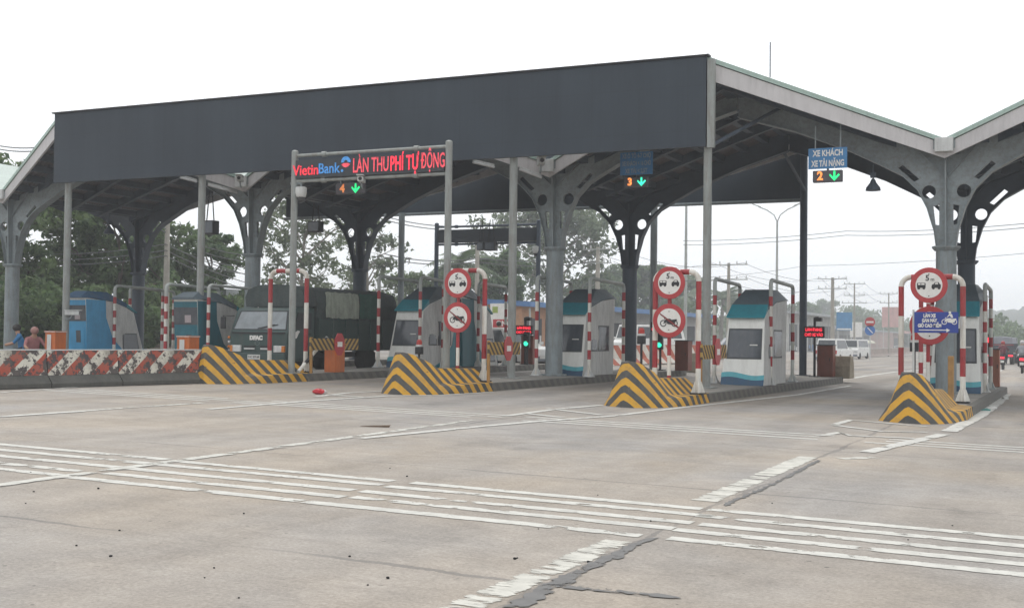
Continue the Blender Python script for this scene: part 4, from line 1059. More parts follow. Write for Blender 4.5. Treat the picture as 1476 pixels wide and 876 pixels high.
def flood(px, py, Y, label, w_, h_):
    c = AY(px, py, Y); t = thing('hanging_floodlight', label, 'lamp', tuple(c), 0, 'dark box lamps hung under the roof')
    b = MB(); b.box((0, 0, 0), (w_, .3, h_)); b.build('housing', BLACK, t, bevel=.02)
    for sg in (-1, 1):
        b = MB(); b.tube([(sg*w_*.3, 0, h_/2), (sg*w_*.12, 0, h_/2+.9)], .018, 6); b.build('hanger', BLACK, t)
    b = MB(); b.box((0, -.155, 0), (w_*.85, .01, h_*.8)); b.build('lens', BGLASS, t)
flood(303, 328, 29.6, 'dark box lamp hung right of the second fascia post, against the sky', .46, .42)
flood(455, 327, 36.5, 'dark box lamp hung left of a rear column under the LED board', .5, .4)
flood(708, 355, 43.9, 'dark signal box under the right part of the rear gantry', .46, .36)
flood(694, 355, 43.85, 'dark signal box under the middle of the rear gantry', .3, .33)
# fluorescent battens under the roof
def batten(p0, p1, Y0, Y1, label):
    a, b_ = AY(*p0, Y0), AY(*p1, Y1); c = (a+b_)/2
    t = thing('batten_light', label, 'lamp', tuple(c), 0, 'unlit batten lights under the roof')
    m = MB(); m.tube([tuple(a-c), tuple(b_-c)], .035, 8); m.build('tube', mat('batten_white', (.6, .6, .6), .4), t)
    m = MB(); m.tube([tuple(a-c+np.array([0, 0, .06])), tuple(b_-c+np.array([0, 0, .06]))], .03, 4); m.build('fitting', GREYW, t)
batten((260, 256), (283, 262), 29.0, 29.6, 'unlit batten light left of the second fascia post')
batten((300, 267), (342, 278), 29.6, 30.4, 'unlit batten light right of the second fascia post')
batten((682, 234), (712, 241), 29.0, 29.7, 'unlit batten light left of the post in front of the second column')
batten((749, 244), (780, 256), 29.4, 30.2, 'unlit batten light right of the post in front of the second column')

# ------------------------------------------------------------------ lane signs hung over the lanes
def arrow_mb(s):
    b = MB(); gauge(b, [(-.025*s, .13*s), (.025*s, .13*s), (.025*s, -.03*s), (.11*s, .055*s), (.13*s, .015*s), (0, -.13*s), (-.13*s, .015*s), (-.11*s, .055*s), (-.025*s, -.03*s)], 0, th=.008); return b
def lane_sign(px, py, Y, digit, dm, am, label, lines=None, bw=1.0, bh=.5, gap=.52, s=1.0, box=True, rod=1.0, sep=.36, lett=None):
    t = thing('lane_sign', label, 'lane sign', tuple(AY(px, py, Y)), 0, 'numbered lane signs with green arrows')
    if box:
        b = MB(); b.box((0, .06, 0), (sep*2.05*s, .14, .30*s)); b.build('signal_box', mat('signal_box_grey', (.08, .075, .085), .5, .1, 4), t, bevel=.02)
    text(digit, .30*s, dm, t, (-sep/2*s, -.02, 0), off=.010*s, name='digit')
    arrow_mb(s).build('arrow', am, t, (sep/2*s, -.02, 0))
    top = .15*s
    if lines:
        b = MB(); b.box((0, .04, gap), (bw, .03, bh)); bd = b.build('board', SIGNBLUE2, t)
        n = len(lines)
        for i, (tx, wd) in enumerate(lines):
            text(tx, bh/n*.82, lett or SIGNWHITE, bd, (0, .02, gap+bh/2-bh*(i+.53)/n), off=.006, width=wd)
        top = gap+bh/2
    for sg in (-.3, .3):
        b = MB(); b.tube([(sg, .06, top), (sg, .06, top+rod)], .018, 6); b.build('hanger', STEEL, t)
    b = MB(); b.box((0, .07, (.15*s+top)/2), (.05, .03, max(.1, top-.1))); b.build('mount', STEEL_D, t)
    return t
lane_sign(1192.5, 254, 29.55, '2', LED_ORANGE, LED_GREEN, 'blue lane sign numbered 2, seen against the white sky', [('XE KHÁCH', .72), ('XE TẢI NẶNG', .78)], .92, .50, .44, .95, rod=.55)
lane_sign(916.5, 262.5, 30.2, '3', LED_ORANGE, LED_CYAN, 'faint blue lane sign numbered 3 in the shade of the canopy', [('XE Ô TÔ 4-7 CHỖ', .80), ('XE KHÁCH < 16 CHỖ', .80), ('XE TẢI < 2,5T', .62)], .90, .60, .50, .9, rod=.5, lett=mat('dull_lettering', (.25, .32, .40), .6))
lane_sign(503.5, 272, 26.0, '4', LED_DIM, LED_GREEN, 'numbered 4 lane signal under the LED board, without a blue board', None, s=.95, sep=.42, rod=.22)

# ------------------------------------------------------------------ barrier gates, cabinets, LED boxes
GATE = stripes('gate_stripes', (.40, .25, .06), (.06, .04, .03), .20, 1.0, wear=.3, grime=.5)
GATE2 = stripes('gate_stripes_mirrored', (.40, .25, .06), (.06, .04, .03), .20, -1.0, wear=.3, grime=.5)
def gate(px0, px1, py, X_, label, cab=False):
    y0, y1 = AX(px0, py, X_)[1], AX(px1, py, X_)[1]; z = AX((px0+px1)/2, py, X_)[2]; z0 = gz(X_)+KERB; l = y1-y0
    t = thing('barrier_gate', label, 'barrier gate', (X_, y0, z0), 0, 'striped gates swung open along the islands')
    b = MB(); b.box((0, l*.27, z-z0), (.05, l*.54, .30)); b.build('arm_board', GATE, t); b = MB(); b.box((0, l*.79, z-z0), (.05, l*.40, .30)); b.build('arm_board', GATE2, t)
    b = MB(); b.tube([(-.05, .12, 0), (-.05, .12, z-z0+.18)], .04, 8); b.build('post', mat('rusty_yellow', (.42, .22, .06), .6, .2, 4, dirt=.4), t)
    # octagonal stop plate
    yc = l*.56; pts = [(yc+.25*math.cos(a), z-z0+.25*math.sin(a)*1.25) for a in np.linspace(math.pi/8, 2*math.pi+math.pi/8, 9)[:-1]]
    b = MB(); b.prism(pts, 'x', .05, .065); p = b.build('stop_plate', SIGNRED, t)
    b = MB(); b.box((.07, yc, z-z0), (.012, .22, .13)); b.build('plate_panel', SIGNWHITE, p)
    if cab:
        b = MB(); b.box((-.12, yc+.05, .36), (.34, .46, .72)); c = b.build('cabinet', ORANGE, t, bevel=.02)
        b = MB(); b.box((-.12, yc+.05, .735), (.38, .5, .03)); b.build('lid', ORANGE, c)
        b = MB(); b.box((.056, yc+.05, .36), (.006, .36, .55)); b.build('door', ORANGE, c)
    return t
gate(447, 516, 496, -17.42, 'yellow and black gate with red plate on an orange cabinet beside the truck', True)
gate(704, 749, 502, -12.18, 'brown and yellow gate with red plate behind the leftmost signed hoop')
gate(1011, 1046, 507, -7.02, 'brown and yellow gate with red plate just left of the clean white booth')
b = MB(); b.tube([(0, 0, 0), (.0, 1.25, .85)], .045, 10, bands=[(.35, 0), (.35, 1), (.4, 0), (.4, 1), (.4, 0)])
q = AX(430, 531, -17.55); o = b.build('fallen_boom', [WHITE, BLACK], None, (q[0], q[1], gz(-17.5)+KERB+.05), smooth=True)
tag(o, 'fallen white and black boom leaning against the yellow gate in front of the truck', 'boom')
LBOX = mat('led_box', (.03, .02, .022), .5, .1, 4)
def led_box(px, py, Y, label, w_=.62, h_=.33, tl=None, tlpx=None, cab=None):
    c = AY(px, py, Y); z0 = gz(c[0])+KERB
    t = thing('led_message_sign', label, 'LED sign', (c[0], Y, z0), 0, 'red LED message signs at the island ends')
    z = c[2]-z0
    b = MB(); b.box((0, 0, z), (w_, .12, h_)); b.build('case', LBOX, t, bevel=.01)
    text('LÀN ĐANG', h_*.38, LED_REDB, t, (0, -.066, z+h_*.2), off=.002, width=w_*.78); text('CHO XE VÀO', h_*.38, LED_REDB, t, (0, -.066, z-h_*.24), off=.002, width=w_*.86)
    b = MB(); b.tube([(.0, .09, 0), (0, .09, z+h_*.5+.28)], .04, 8); b.box((0, .09, .012), (.3, .3, .024)); b.build('pole', BLACK, t)
    b = MB(); b.box((.13, .02, z+h_*.5+.22), (.22, .26, .12)); b.build('camera', BLACK, t, bevel=.02)
    b = MB(); b.tube([(0, .09, z+h_*.5+.28), (.13, .05, z+h_*.5+.29)], .025, 6); b.build('bracket', BLACK, t)
    return t
led_box(756, 475.5, 38.9, 'red LED message sign left of the big front column, above a green traffic light', .66, .34)
led_box(951, 471, 38.9, 'red LED message sign partly hidden behind the middle motorcycle ban sign', .60, .34)
led_box(1173.5, 478.5, 38.9, 'red LED message sign beside the dark rear post, right of the clean white booth', .66, .36)
def traffic_light(px, py, Y, on, label, pole=True):
    c = AY(px, py, Y); z0 = gz(c[0])+KERB; z = c[2]-z0
    t = thing('traffic_light', label, 'traffic light', (c[0], Y, z0), 0, 'small lane traffic lights')
    zc = z+.13 if on == 'g' else z-.1
    b = MB(); b.box((0, .08, zc), (.22, .14, .56)); b.build('housing', BLACK, t, bevel=.015)
    for i, (zz, nm) in enumerate(((z if on == 'g' else z-.22, 'g'), (z+.24 if on == 'g' else z, 'r'))):
        l = MB(); l.lathe([(.085, 0), (.08, -.018), (.05, -.03)], 16, (0, 0, zz), 0, 'y')
        lit = (LED_CYAN if nm == 'g' else LED_REDB) if nm == on else BLACK
        l.build('lens', lit, t)
        v = MB(); v.prism([(-.10, zz+.03), (-.07, zz+.09), (0, zz+.115), (.07, zz+.09), (.10, zz+.03), (.09, zz+.03), (.06, zz+.08), (0, zz+.1), (-.06, zz+.08), (-.09, zz+.03)], 'y', -.09, .01); v.build('visor', BLACK, t)
    b = MB(); b.tube([(0, .12, 0), (0, .12, zc-.2)], .035, 8); b.build('pole', BLACK, t)
traffic_light(758, 495, 38.6, 'g', 'green traffic light left of the big front column')
traffic_light(950, 497, 38.6, 'g', 'green traffic light beside the middle hoop')
traffic_light(1426, 490, 38.6, 'r', 'red traffic light behind the striped pipe frame at the right edge')
def cabinet(px, py, Y, w_, h_, m_, label):
    c = AY(px, py, Y); z0 = gz(c[0])+KERB
    t = thing('barrier_cabinet', label, 'cabinet', (c[0], Y, z0), 0, 'barrier cabinets at the island ends')
    b = MB(); b.box((0, 0, h_/2), (w_, .5, h_)); b.build('body', m_, t, bevel=.02)
    b = MB(); b.box((0, 0, h_+.015), (w_+.04, .54, .03)); b.build('lid', BLACK, t)
    b = MB(); b.box((0, -.254, h_*.5), (w_*.8, .008, h_*.8)); d = b.build('door', m_, t)
    b = MB(); b.box((w_*.3, -.262, h_*.55), (.02, .012, .1)); b.build('handle', BLACK, d)
cabinet(1191, 540, 39.5, .50, 1.0, BROWN, 'brown barrier cabinet at the end of the island right of the clean white booth')
cabinet(763, 540, 39.6, .46, 1.0, BROWN, 'brown barrier cabinet behind the green light left of the front column')
cabinet(985, 540, 39.6, .46, 1.0, BROWN, 'brown barrier cabinet behind the middle signed hoop')
cabinet(1434, 530, 37.0, .26, 1.05, mat('rust_cabinet', (.34, .13, .08), .6, .15, 4, dirt=.3), 'rust coloured cabinet at the end of the rightmost island')
q = AX(1362, 520, -2.35); b = MB(); b.box((0, 0, .47), (.12, .16, .94)); o = b.build('cable_box', mat('ochre_paint', (.44, .25, .09), .6, .2, 5, dirt=.4), None, (xy(1371, 28.3), 28.3, gz(-2.4)+KERB), bevel=.015)
tag(o, 'narrow ochre post box behind the rightmost hoop, before the white booth', 'box')

# ------------------------------------------------------------------ median barrier, litter
JERSEY = stripes('worn_red_white', (.62, .60, .52), (.38, .072, .042), .62, -.85, wear=.503, wearcol=(.060, .05, .052), grime=.7, duty=.5)
JBASE = mat('barrier_base', (.085, .085, .078), .9, .3, 2, bump=.5, dirt=.4, dirtcol=(.14, .13, .11))
ja, jb = G(-130, 564.5), G(288, 551.5)
def jersey(a, b_, label, n):
    d = (b_-a)[:2]; ln = np.hypot(*d); ang = math.atan2(d[1], d[0])-math.pi/2
    t = thing('concrete_barrier', label, 'barrier', (a[0], a[1], gz(a[0])), ang, 'red and white median barrier blocks')
    w = .16
    b = MB(); b.prism([(-.30, .0), (.30, 0), (.30, .09), (.16, .25), (-.16, .25), (-.30, .09)], 'y', 0, ln-.02); b.build('base', JBASE, t, bevel=.01)
    b = MB(); b.prism([(-.16, .25), (.16, .25), (.10, .755), (-.10, .755)], 'y', 0, ln-.02); b.build('upright', JERSEY, t, bevel=.012)
    b = MB(); b.prism([(-.104, .756), (.104, .756), (.104, .775), (-.104, .775)], 'y', 0, ln-.02); b.build('cap', GREYW, t)
cuts = [0, .36, .63, 1.0]; labs = ['worn red and white barrier block at the left frame edge', 'worn red and white barrier block in the middle of the median row', 'worn red and white barrier block ending at the leftmost crash block']
ja = G(-95, 563); dd = jb-ja
for i in range(3): jersey(ja+dd*cuts[i], ja+dd*cuts[i+1], labs[i], i)
q = G(459, 568); b = MB(); rp = random.Random(3); b.ball((0, 0, .05), .13, 0, 10, (1, .6, .45)); b.ball((.13, .03, .04), .06, 1, 8, (1, 1, .7)); b.v = [(x+rp.uniform(-.02, .02), y+rp.uniform(-.02, .02), max(0, z+rp.uniform(-.015, .02))) for x, y, z in b.v]
o = b.build('crumpled_packet', [mat('red_packet', (.5, .03, .04), .4, .2, 9), GREYW], None, tuple(q), bevel=.03, rotz=.5); tag(o, 'crumpled red packet lying on the road before the striped crash blocks', 'litter')
q = G(541, 615); b = MB(); b.prism([(-.22, 0), (.20, 0), (.22, .03), (.0, .022), (-.22, .008)], 'y', -.03, .03); o = b.build('wood_scrap', mat('dark_wood', (.15, .11, .08), .9, .3, 8), None, tuple(q), rotz=.35); tag(o, 'dark splinter of wood lying on the open concrete', 'litter')
rs = random.Random(8)
for i in range(26):
    px, py = rs.uniform(20, 1450), rs.uniform(650, 870); q = G(px, py); r = rs.uniform(.006, .014)
    b = MB(); b.ball((0, 0, r*.5), r, 0, 6, (1, rs.uniform(.6, 1.2), .6)); o = b.build('pebble', TAR if False else RUBBER, None, tuple(q))
    tag(o, 'small dark pebble lying on the concrete road', 'pebble', 'dark pebbles scattered on the road')
q = G(1425, 590); 
for i, (px, py, m_) in enumerate(((1420, 592, mat('teal_litter', (.12, .30, .28), .6)), (1430, 589, PAPER), (1449, 575, PAPER))):
    q = G(px, py); b = MB(); b.prism([(-.1, 0), (.09, .0), (.12, .03), (.02, .06), (-.07, .03)], 'y', -.05, .05); o = b.build('plastic_scrap', m_, None, tuple(q), rotz=i)
    tag(o, ['teal plastic scrap in the gutter of the rightmost island', 'white paper scrap in the gutter of the rightmost island', 'white paper scrap at the far end of the rightmost gutter'][i], 'litter')
# ------------------------------------------------------------------ the green truck
TG = mat('truck_green', (.034, .066, .062), .42, .12, 2, dirt=.35, dirtcol=(.09, .085, .07))
TARP = mat('tarpaulin', (.045, .060, .060), .75, .3, 1.6, bump=.9, dirt=.35, dirtcol=(.10, .10, .09))
TARPG = mat('tarpaulin_green', (.03, .10, .075), .75, .25, 1.6, bump=.8, dirt=.3, dirtcol=(.08, .09, .08))
TARPP = mat('tarpaulin_pale', (.33, .36, .30), .75, .25, 2.2, bump=.8, dirt=.5, dirtcol=(.09, .10, .085))
CHROME = mat('lamp_clear', (.55, .56, .55), .15, .2, 9, spec=.8)
AMBER = mat('amber_lens', (.55, .18, .03), .25, .15, 9)
VGREY_ = mat('emblem_grey', (.16, .20, .20), .3, .1, 5); TX, TY = -20.62, 27.7
tk = thing('truck', 'dark green light truck with tarpaulin cargo bed waiting in the left lane', 'truck', (TX, TY, gz(TX)))
b = MB(); b.prism([(0.02, .36), (-.03, .60), (-.02, 1.12), (.03, 1.22), (.26, 1.76), (.42, 1.86), (1.30, 1.88), (1.32, .36)], 'x', -.98, .98); cab = b.build('cab', TG, tk, bevel=.05)
WG = glass('windscreen_glass', (.20, .225, .24), .06)
def fy(z): return .03+(z-1.22)*.23/.54
b = MB(); b.hexa([(-.88, fy(1.25)-.014, 1.25), (.88, fy(1.25)-.014, 1.25), (.88, fy(1.25)+.03, 1.25), (-.88, fy(1.25)+.03, 1.25)], [(-.78, fy(1.74)-.014, 1.74), (.78, fy(1.74)-.014, 1.74), (.78, fy(1.74)+.03, 1.74), (-.78, fy(1.74)+.03, 1.74)]); ws = b.build('windscreen', WG, tk, bevel=.01)
b = MB()
b.hexa([(-.92, fy(1.23)-.006, 1.225), (.92, fy(1.23)-.006, 1.225), (.92, fy(1.23)+.03, 1.225), (-.92, fy(1.23)+.03, 1.225)], [(-.82, fy(1.77)-.006, 1.77), (.82, fy(1.77)-.006, 1.77), (.82, fy(1.77)+.03, 1.77), (-.82, fy(1.77)+.03, 1.77)]); b.build('windscreen_seal', BLACK, ws)
for sg in (-1, 1):
    b = MB(); b.tube([(sg*.05, fy(1.27)-.03, 1.27), (sg*.05+.55, fy(1.38)-.03, 1.38)], .012, 5); b.build('wiper', BLACK, ws)
b = MB(); b.box((0, -.015, 1.14), (1.80, .05, .05)); b.build('cowl', BLACK, tk)
for sg in (-1, 1):
    b = MB(); b.box((sg*.74, -.045, .70), (.36, .07, .19)); h_ = b.build('headlight', CHROME, tk, bevel=.02)
    b = MB(); b.box((sg*.88, -.05, .70), (.09, .075, .17)); b.build('indicator', AMBER, h_)
    b = MB(); b.box((sg*.28, -.038, .70), (.36, .03, .045)); b.build('grille_slot', GREYW, tk)
    b = MB(); b.box((sg*.28, -.034, .76), (.38, .03, .05)); b.build('grille_recess', BLACK, tk)
b = MB(); b.box((0, -.06, .47), (1.94, .12, .24)); b.build('bumper', TG, tk, bevel=.03)
b = MB(); b.box((-.06, -.128, .47), (.42, .012, .13)); pl = b.build('number_plate', PAPER, tk)
text('51C 327.68', .085, BLACK, pl, (-.06, -.136, .47), off=.001, width=.37)
text('DFAC', .155, SIGNWHITE, tk, (-.06, -.036, 1.0), off=.012, width=.44)
b = MB(); n_ = 24
for k in range(n_):
    a_, c_ = 2*math.pi*k/n_, 2*math.pi*(k+1)/n_
    gauge(b, [(-.02+.085*math.cos(a_), .86+.06*math.sin(a_)), (-.02+.085*math.cos(c_), .86+.06*math.sin(c_)), (-.02+.07*math.cos(c_), .86+.046*math.sin(c_)), (-.02+.07*math.cos(a_), .86+.046*math.sin(a_))], -.034)
gauge(b, [(-.08, .85), (-.02, .88), (.04, .85), (-.02, .865)], -.034); b.build('emblem', VGREY_, tk)
b = MB(); b.box((1.0, .72, .95), (.02, .98, 1.05)); dr = b.build('door', TG, tk, bevel=.01)
b = MB(); b.prism([(.28, 1.26), (1.1, 1.26), (1.1, 1.72), (.45, 1.72)], 'x', .99, 1.016); b.build('side_window', mat('open_window_dark', (.015, .018, .02), .3, .1, 3), dr)
b = MB(); b.box((1.02, 1.0, 1.12), (.03, .16, .03)); b.build('handle', BLACK, dr)
b = MB(); b.prism([(.22, 1.0), (.30, 1.16), (.42, 1.22), (.52, 1.2), (.44, 1.12), (.36, 1.0)], 'x', 1.012, 1.03); b.build('door_emblem', SIGNWHITE, dr)
for sg in (-1, 1):
    b = MB(); b.tube([(sg*.92, .10, 1.62), (sg*1.16, -.10, 1.62), (sg*1.16, -.10, 1.3)], .016, 6); a = b.build('mirror_arm', BLACK, tk)
    b = MB(); b.box((sg*1.16, -.10, 1.42), (.16, .06, .34)); b.build('mirror', BLACK, a, bevel=.02)
for i in range(4):
    b = MB(); b.ball((-.98-.03, -.02, .62+.13*i), .04, 0, 8); b.build('marker_lamp', AMBER if i % 2 else CHROME, tk)
def wheel(parent, x, y, r, w_, sg=1):
    b = MB(); b.lathe([(r*.62, -w_/2), (r*.93, -w_/2), (r, -w_*.36), (r, w_*.36), (r*.93, w_/2), (r*.62, w_/2)], 22, (x, y, r), 0, 'x'); t_ = b.build('wheel', RUBBER, parent, smooth=True)
    b = MB(); b.lathe([(r*.62, -w_*.3), (r*.62, w_*.42), (r*.45, w_*.34), (r*.3, w_*.40), (.02, w_*.40)], 16, (x, y, r), 0, 'x'); b.build('rim', GREYW, t_, smooth=True)
for x in (-.80, .80):
    wheel(tk, x, .62, .37, .22); wheel(tk, x, 4.35, .37, .34)
b = MB(); b.box((0, 3.2, .50), (.7, 5.0, .16)); b.build('chassis', BLACK, tk)
b = MB(); b.box((0, 3.62, 1.12), (2.0, 4.36, .96))
for k in range(5): b.box((1.008, 3.62, .72+.19*k), (.03, 4.34, .035))
for k in range(7): b.box((1.014, 1.48+.71*k, 1.12), (.05, .06, .96))
b.build('cargo_bed', TG, tk)
def tarp_mb(y0, y1, seed, grow=0.0):
    rg = random.Random(seed); b = MB(); prof = [(1.0, 1.56), (1.03, 1.9), (1.01, 2.2), (.90, 2.40), (.55, 2.49), (0, 2.54), (-.55, 2.49), (-.90, 2.40), (-1.01, 2.2), (-1.03, 1.9), (-1.0, 1.56)]
    n = max(3, int((y1-y0)/.14)); rows = []
    for i in range(n+1):
        y = y0+(y1-y0)*i/n; sag = .03*abs(math.sin(y*4.4))
        rows.append([(x*(1+grow)+rg.uniform(-.018, .018), y+rg.uniform(-.02, .02), z*(1 if z < 2.3 else 1)-sag*(z-1.5)+rg.uniform(-.015, .015)+grow) for x, z in prof])
    vv = [p for r in rows for p in r]; w_ = len(prof)
    b.add(vv, [(i*w_+j, i*w_+j+1, (i+1)*w_+j+1, (i+1)*w_+j) for i in range(n) for j in range(w_-1)]+[tuple(range(w_)), tuple(range(n*w_, (n+1)*w_))])
    return b
tp = tarp_mb(1.36, 5.85, 3).build('tarpaulin', TARP, tk, smooth=True)
rg = random.Random(77); fb = MB(); prof_ = [(-1.0, 1.90), (-1.03, 2.15), (-.93, 2.40), (-.55, 2.50), (0, 2.55), (.55, 2.50), (.93, 2.40), (1.03, 2.15), (1.0, 1.90)]; rows_ = []
for i in range(6):
    rows_.append([(x*.99+rg.uniform(-.02, .02), .72+.13*i+rg.uniform(-.03, .03)-.05*(z-1.9), z+rg.uniform(-.02, .02)) for x, z in prof_])
w_ = len(prof_); fb.add([p for r in rows_ for p in r], [(i*w_+j, i*w_+j+1, (i+1)*w_+j+1, (i+1)*w_+j) for i in range(5) for j in range(w_-1)]+[tuple(range(w_)), tuple(range(5*w_, 6*w_))]); fb.build('tarpaulin_hood', TARP, tk, smooth=True)
for y0, y1, m_, sd_ in ((1.75, 3.55, TARPP, 5), (3.6, 4.7, TARPG, 6)):
    rg = random.Random(sd_); b = MB(); n, mz = 16, 6; rows = []
    for j in range(mz+1):
        z = 1.60+(2.36-1.60)*j/mz; row = []
        for i in range(n+1):
            y = y0+(y1-y0)*i/n; row.append((1.045+rg.uniform(0, .03)+(.0 if z < 2.2 else -(z-2.2)*.35), y+rg.uniform(-.02, .02), z+rg.uniform(-.02, .02)))
        rows.append(row)
    vv = [p for r in rows for p in r]; w_ = n+1
    b.add(vv, [(j*w_+i, j*w_+i+1, (j+1)*w_+i+1, (j+1)*w_+i) for j in range(mz) for i in range(n)]); b.build('tarpaulin_flap', m_, tp, smooth=True)

# ------------------------------------------------------------------ people (one skinned body each)
def skin_person(name, J, E_, mats, label=None, parent=None, loc=(0, 0, 0), rotz=0.0, hair=None, group=None, cat='person'):
    """J: joint -> (x,y,z,radius), E_: (joint, joint, material index)"""
    ks = list(J); me = bpy.data.meshes.new('sk'); me.from_pydata([J[k][:3] for k in ks], [(ks.index(a), ks.index(c)) for a, c, _ in E_], [])
    tmp = bpy.data.objects.new('tmp', me); COL.objects.link(tmp)
    md = tmp.modifiers.new('skin', 'SKIN'); md.use_smooth_shade = True
    for i, k in enumerate(ks):
        me.skin_vertices[0].data[i].radius = (J[k][3], J[k][3]); me.skin_vertices[0].data[i].use_root = (i == 0)
    sb = tmp.modifiers.new('sub', 'SUBSURF'); sb.levels = 1; sb.render_levels = 1
    dg = bpy.context.evaluated_depsgraph_get(); dg.update()
    out = bpy.data.meshes.new_from_object(tmp.evaluated_get(dg)); bpy.data.objects.remove(tmp)
    out.name = name; out.materials.clear()
    for m_ in mats: out.materials.append(m_)
    segs = [(np.array(J[a][:3]), np.array(J[c][:3]), mi) for a, c, mi in E_]
    for f in out.polygons:
        c = np.array(f.center); best = (9, 0)
        for p, q, mi in segs:
            d = q-p; t_ = max(0, min(1, (c-p)@d/(d@d+1e-9))); dist = np.linalg.norm(c-p-d*t_)
            if dist < best[0]: best = (dist, mi)
        f.material_index = best[1]; f.use_smooth = True
    ob = bpy.data.objects.new(name, out); COL.objects.link(ob); ob.location = loc; ob.rotation_euler = (0, 0, rotz)
    if parent: ob.parent = parent
    if label: tag(ob, label, cat, group)
    if hair:
        h = J['head']; b = MB()
        if hair[0] == 'conical_hat': b.lathe([(.235, h[2]+.02), (.12, h[2]+.12), (.012, h[2]+.21)], 16, (h[0], h[1], 0))
        else: b.ball((h[0], h[1]-.0, h[2]+.03), h[3]*1.22, 0, 10, (1, 1.08, .95))
        b.build(hair[0], hair[1], ob, smooth=True)
    return ob
SKIN = mat('skin', (.36, .20, .13), .55, .08, 8)
def cloth(n, c): return mat('cloth_'+n, c, .85, .2, 6)
def body(pose='stand'):
    J = {'pelvis': (0, 0, .92, .13), 'waist': (0, .01, 1.08, .12), 'chest': (0, 0, 1.30, .145), 'neck': (0, .01, 1.46, .055), 'head': (0, .03, 1.60, .095),
         'sl': (-.18, 0, 1.38, .07), 'el': (-.25, .02, 1.10, .048), 'hl': (-.24, .12, .86, .036), 'sr': (.18, 0, 1.38, .07), 'er': (.25, .02, 1.10, .048), 'hr': (.24, .12, .86, .036),
         'kl': (-.10, .03, .50, .068), 'fl': (-.11, -.01, .09, .045), 'tl': (-.11, .13, .04, .035), 'kr': (.10, .0, .50, .068), 'fr': (.11, -.04, .09, .045), 'tr': (.11, .10, .04, .035)}
    if pose == 'ride':
        J = {'pelvis': (0, 0, .82, .14), 'waist': (0, .04, .98, .13), 'chest': (0, .12, 1.20, .15), 'neck': (0, .17, 1.36, .055), 'head': (0, .21, 1.50, .10),
             'sl': (-.19, .13, 1.28, .07), 'el': (-.30, .30, 1.06, .048), 'hl': (-.30, .55, 1.0, .038), 'sr': (.19, .13, 1.28, .07), 'er': (.30, .30, 1.06, .048), 'hr': (.30, .55, 1.0, .038),
             'kl': (-.20, .40, .74, .072), 'fl': (-.18, .15, .34, .048), 'tl': (-.18, .30, .30, .036), 'kr': (.20, .40, .74, .072), 'fr': (.18, .15, .34, .048), 'tr': (.18, .30, .30, .036)}
    E_ = [('pelvis', 'waist', 0), ('waist', 'chest', 0), ('chest', 'neck', 0), ('neck', 'head', 2), ('chest', 'sl', 0), ('sl', 'el', 0), ('el', 'hl', 2), ('chest', 'sr', 0), ('sr', 'er', 0), ('er', 'hr', 2),
          ('pelvis', 'kl', 1), ('kl', 'fl', 1), ('fl', 'tl', 3), ('pelvis', 'kr', 1), ('kr', 'fr', 1), ('fr', 'tr', 3)]
    return J, E_
HAIR = mat('hair', (.02, .017, .015), .6, .2, 9)
def person(px, Y, label, top, legs, rotz=0.0, head=None, z=0.0, X=None, sit=False):
    J, E_ = body('ride' if sit else 'stand'); X = X if X is not None else xy(px, Y)
    if sit:
        b = MB(); b.prism([(-.15, 0), (.15, 0), (.12, .34), (-.12, .34)], 'x', -.14, .14); tag(b.build('plastic_stool', mat('stool_blue', (.05, .12, .35), .5, .1, 4), None, (X, Y, gz(X)), rotz=rotz, bevel=.02), 'low plastic stool under the person in '+label.split(' in ')[1].split(' sitting')[0], 'stool')
        for k in ('fl', 'fr', 'tl', 'tr'): J[k] = (J[k][0], J[k][1]+.22, J[k][2]+.09, J[k][3])
    return skin_person('person', J, E_, [cloth(*top), cloth(*legs), SKIN, RUBBER], label, None, (X, Y, gz(X)+z), rotz, head or ('hair', HAIR))
# bystanders beyond the barrier and the gate
person(35.5, 27.0, 'person in a blue jacket sitting behind the barrier next to the leftmost column', ('blue', (.03, .15, .32)), ('dark', (.03, .03, .04)), 2.4, z=-.46, sit=True)
person(47, 26.3, 'person in a dusty pink jacket sitting behind the barrier right of the blue jacket', ('pink', (.30, .13, .13)), ('dark', (.03, .03, .04)), -2.0, z=-.52, sit=True, head=('helmet', mat('helmet_rose', (.30, .15, .13), .4, .15, 6)))
person(720, 47, 'person in pink trousers standing beyond the leftmost striped gate', ('grey', (.25, .26, .28)), ('rose', (.38, .08, .10)), 2.8)
for px, Y, w_, lab in ((81, 25.2, .38, 'orange and white box standing behind the barrier left of the far post'), (272, 25.0, .40, 'orange box standing behind the barrier near the leftmost crash block')):
    X_ = xy(px, Y); b = MB(); b.box((0, 0, .50), (w_, .4, 1.0)); b.box((-.02, -.21, .55), (w_*.45, .02, .8), 1); b.box((0, 0, 1.02), (w_+.04, .44, .04), 1)
    tag(b.build('control_box', [ORANGE, GREYW], None, (X_, Y, gz(X_)), bevel=.015), lab, 'box')
J, E_ = body(); J = {k: (v[0], v[1], v[2], v[3]) for k, v in J.items()}
for k, dz in (('kl', .62), ('kr', .62), ('fl', .5), ('fr', .5), ('tl', .5), ('tr', .5)): J[k] = (J[k][0], J[k][1]-.4 if k[0] == 'k' else J[k][1]-.42, J[k][2]+dz-.1, J[k][3])
J['er'] = (.30, -.12, 1.20, .048); J['hr'] = (.50, -.20, 1.24, .036)
drv = skin_person('person', J, E_, [cloth('tan', (.28, .22, .17)), cloth('dark', (.03, .03, .04)), SKIN, RUBBER], 'truck driver with one arm at the open cab window', None, (TX+.52, TY+.72, gz(TX)+.08), 0, ('hair', HAIR))

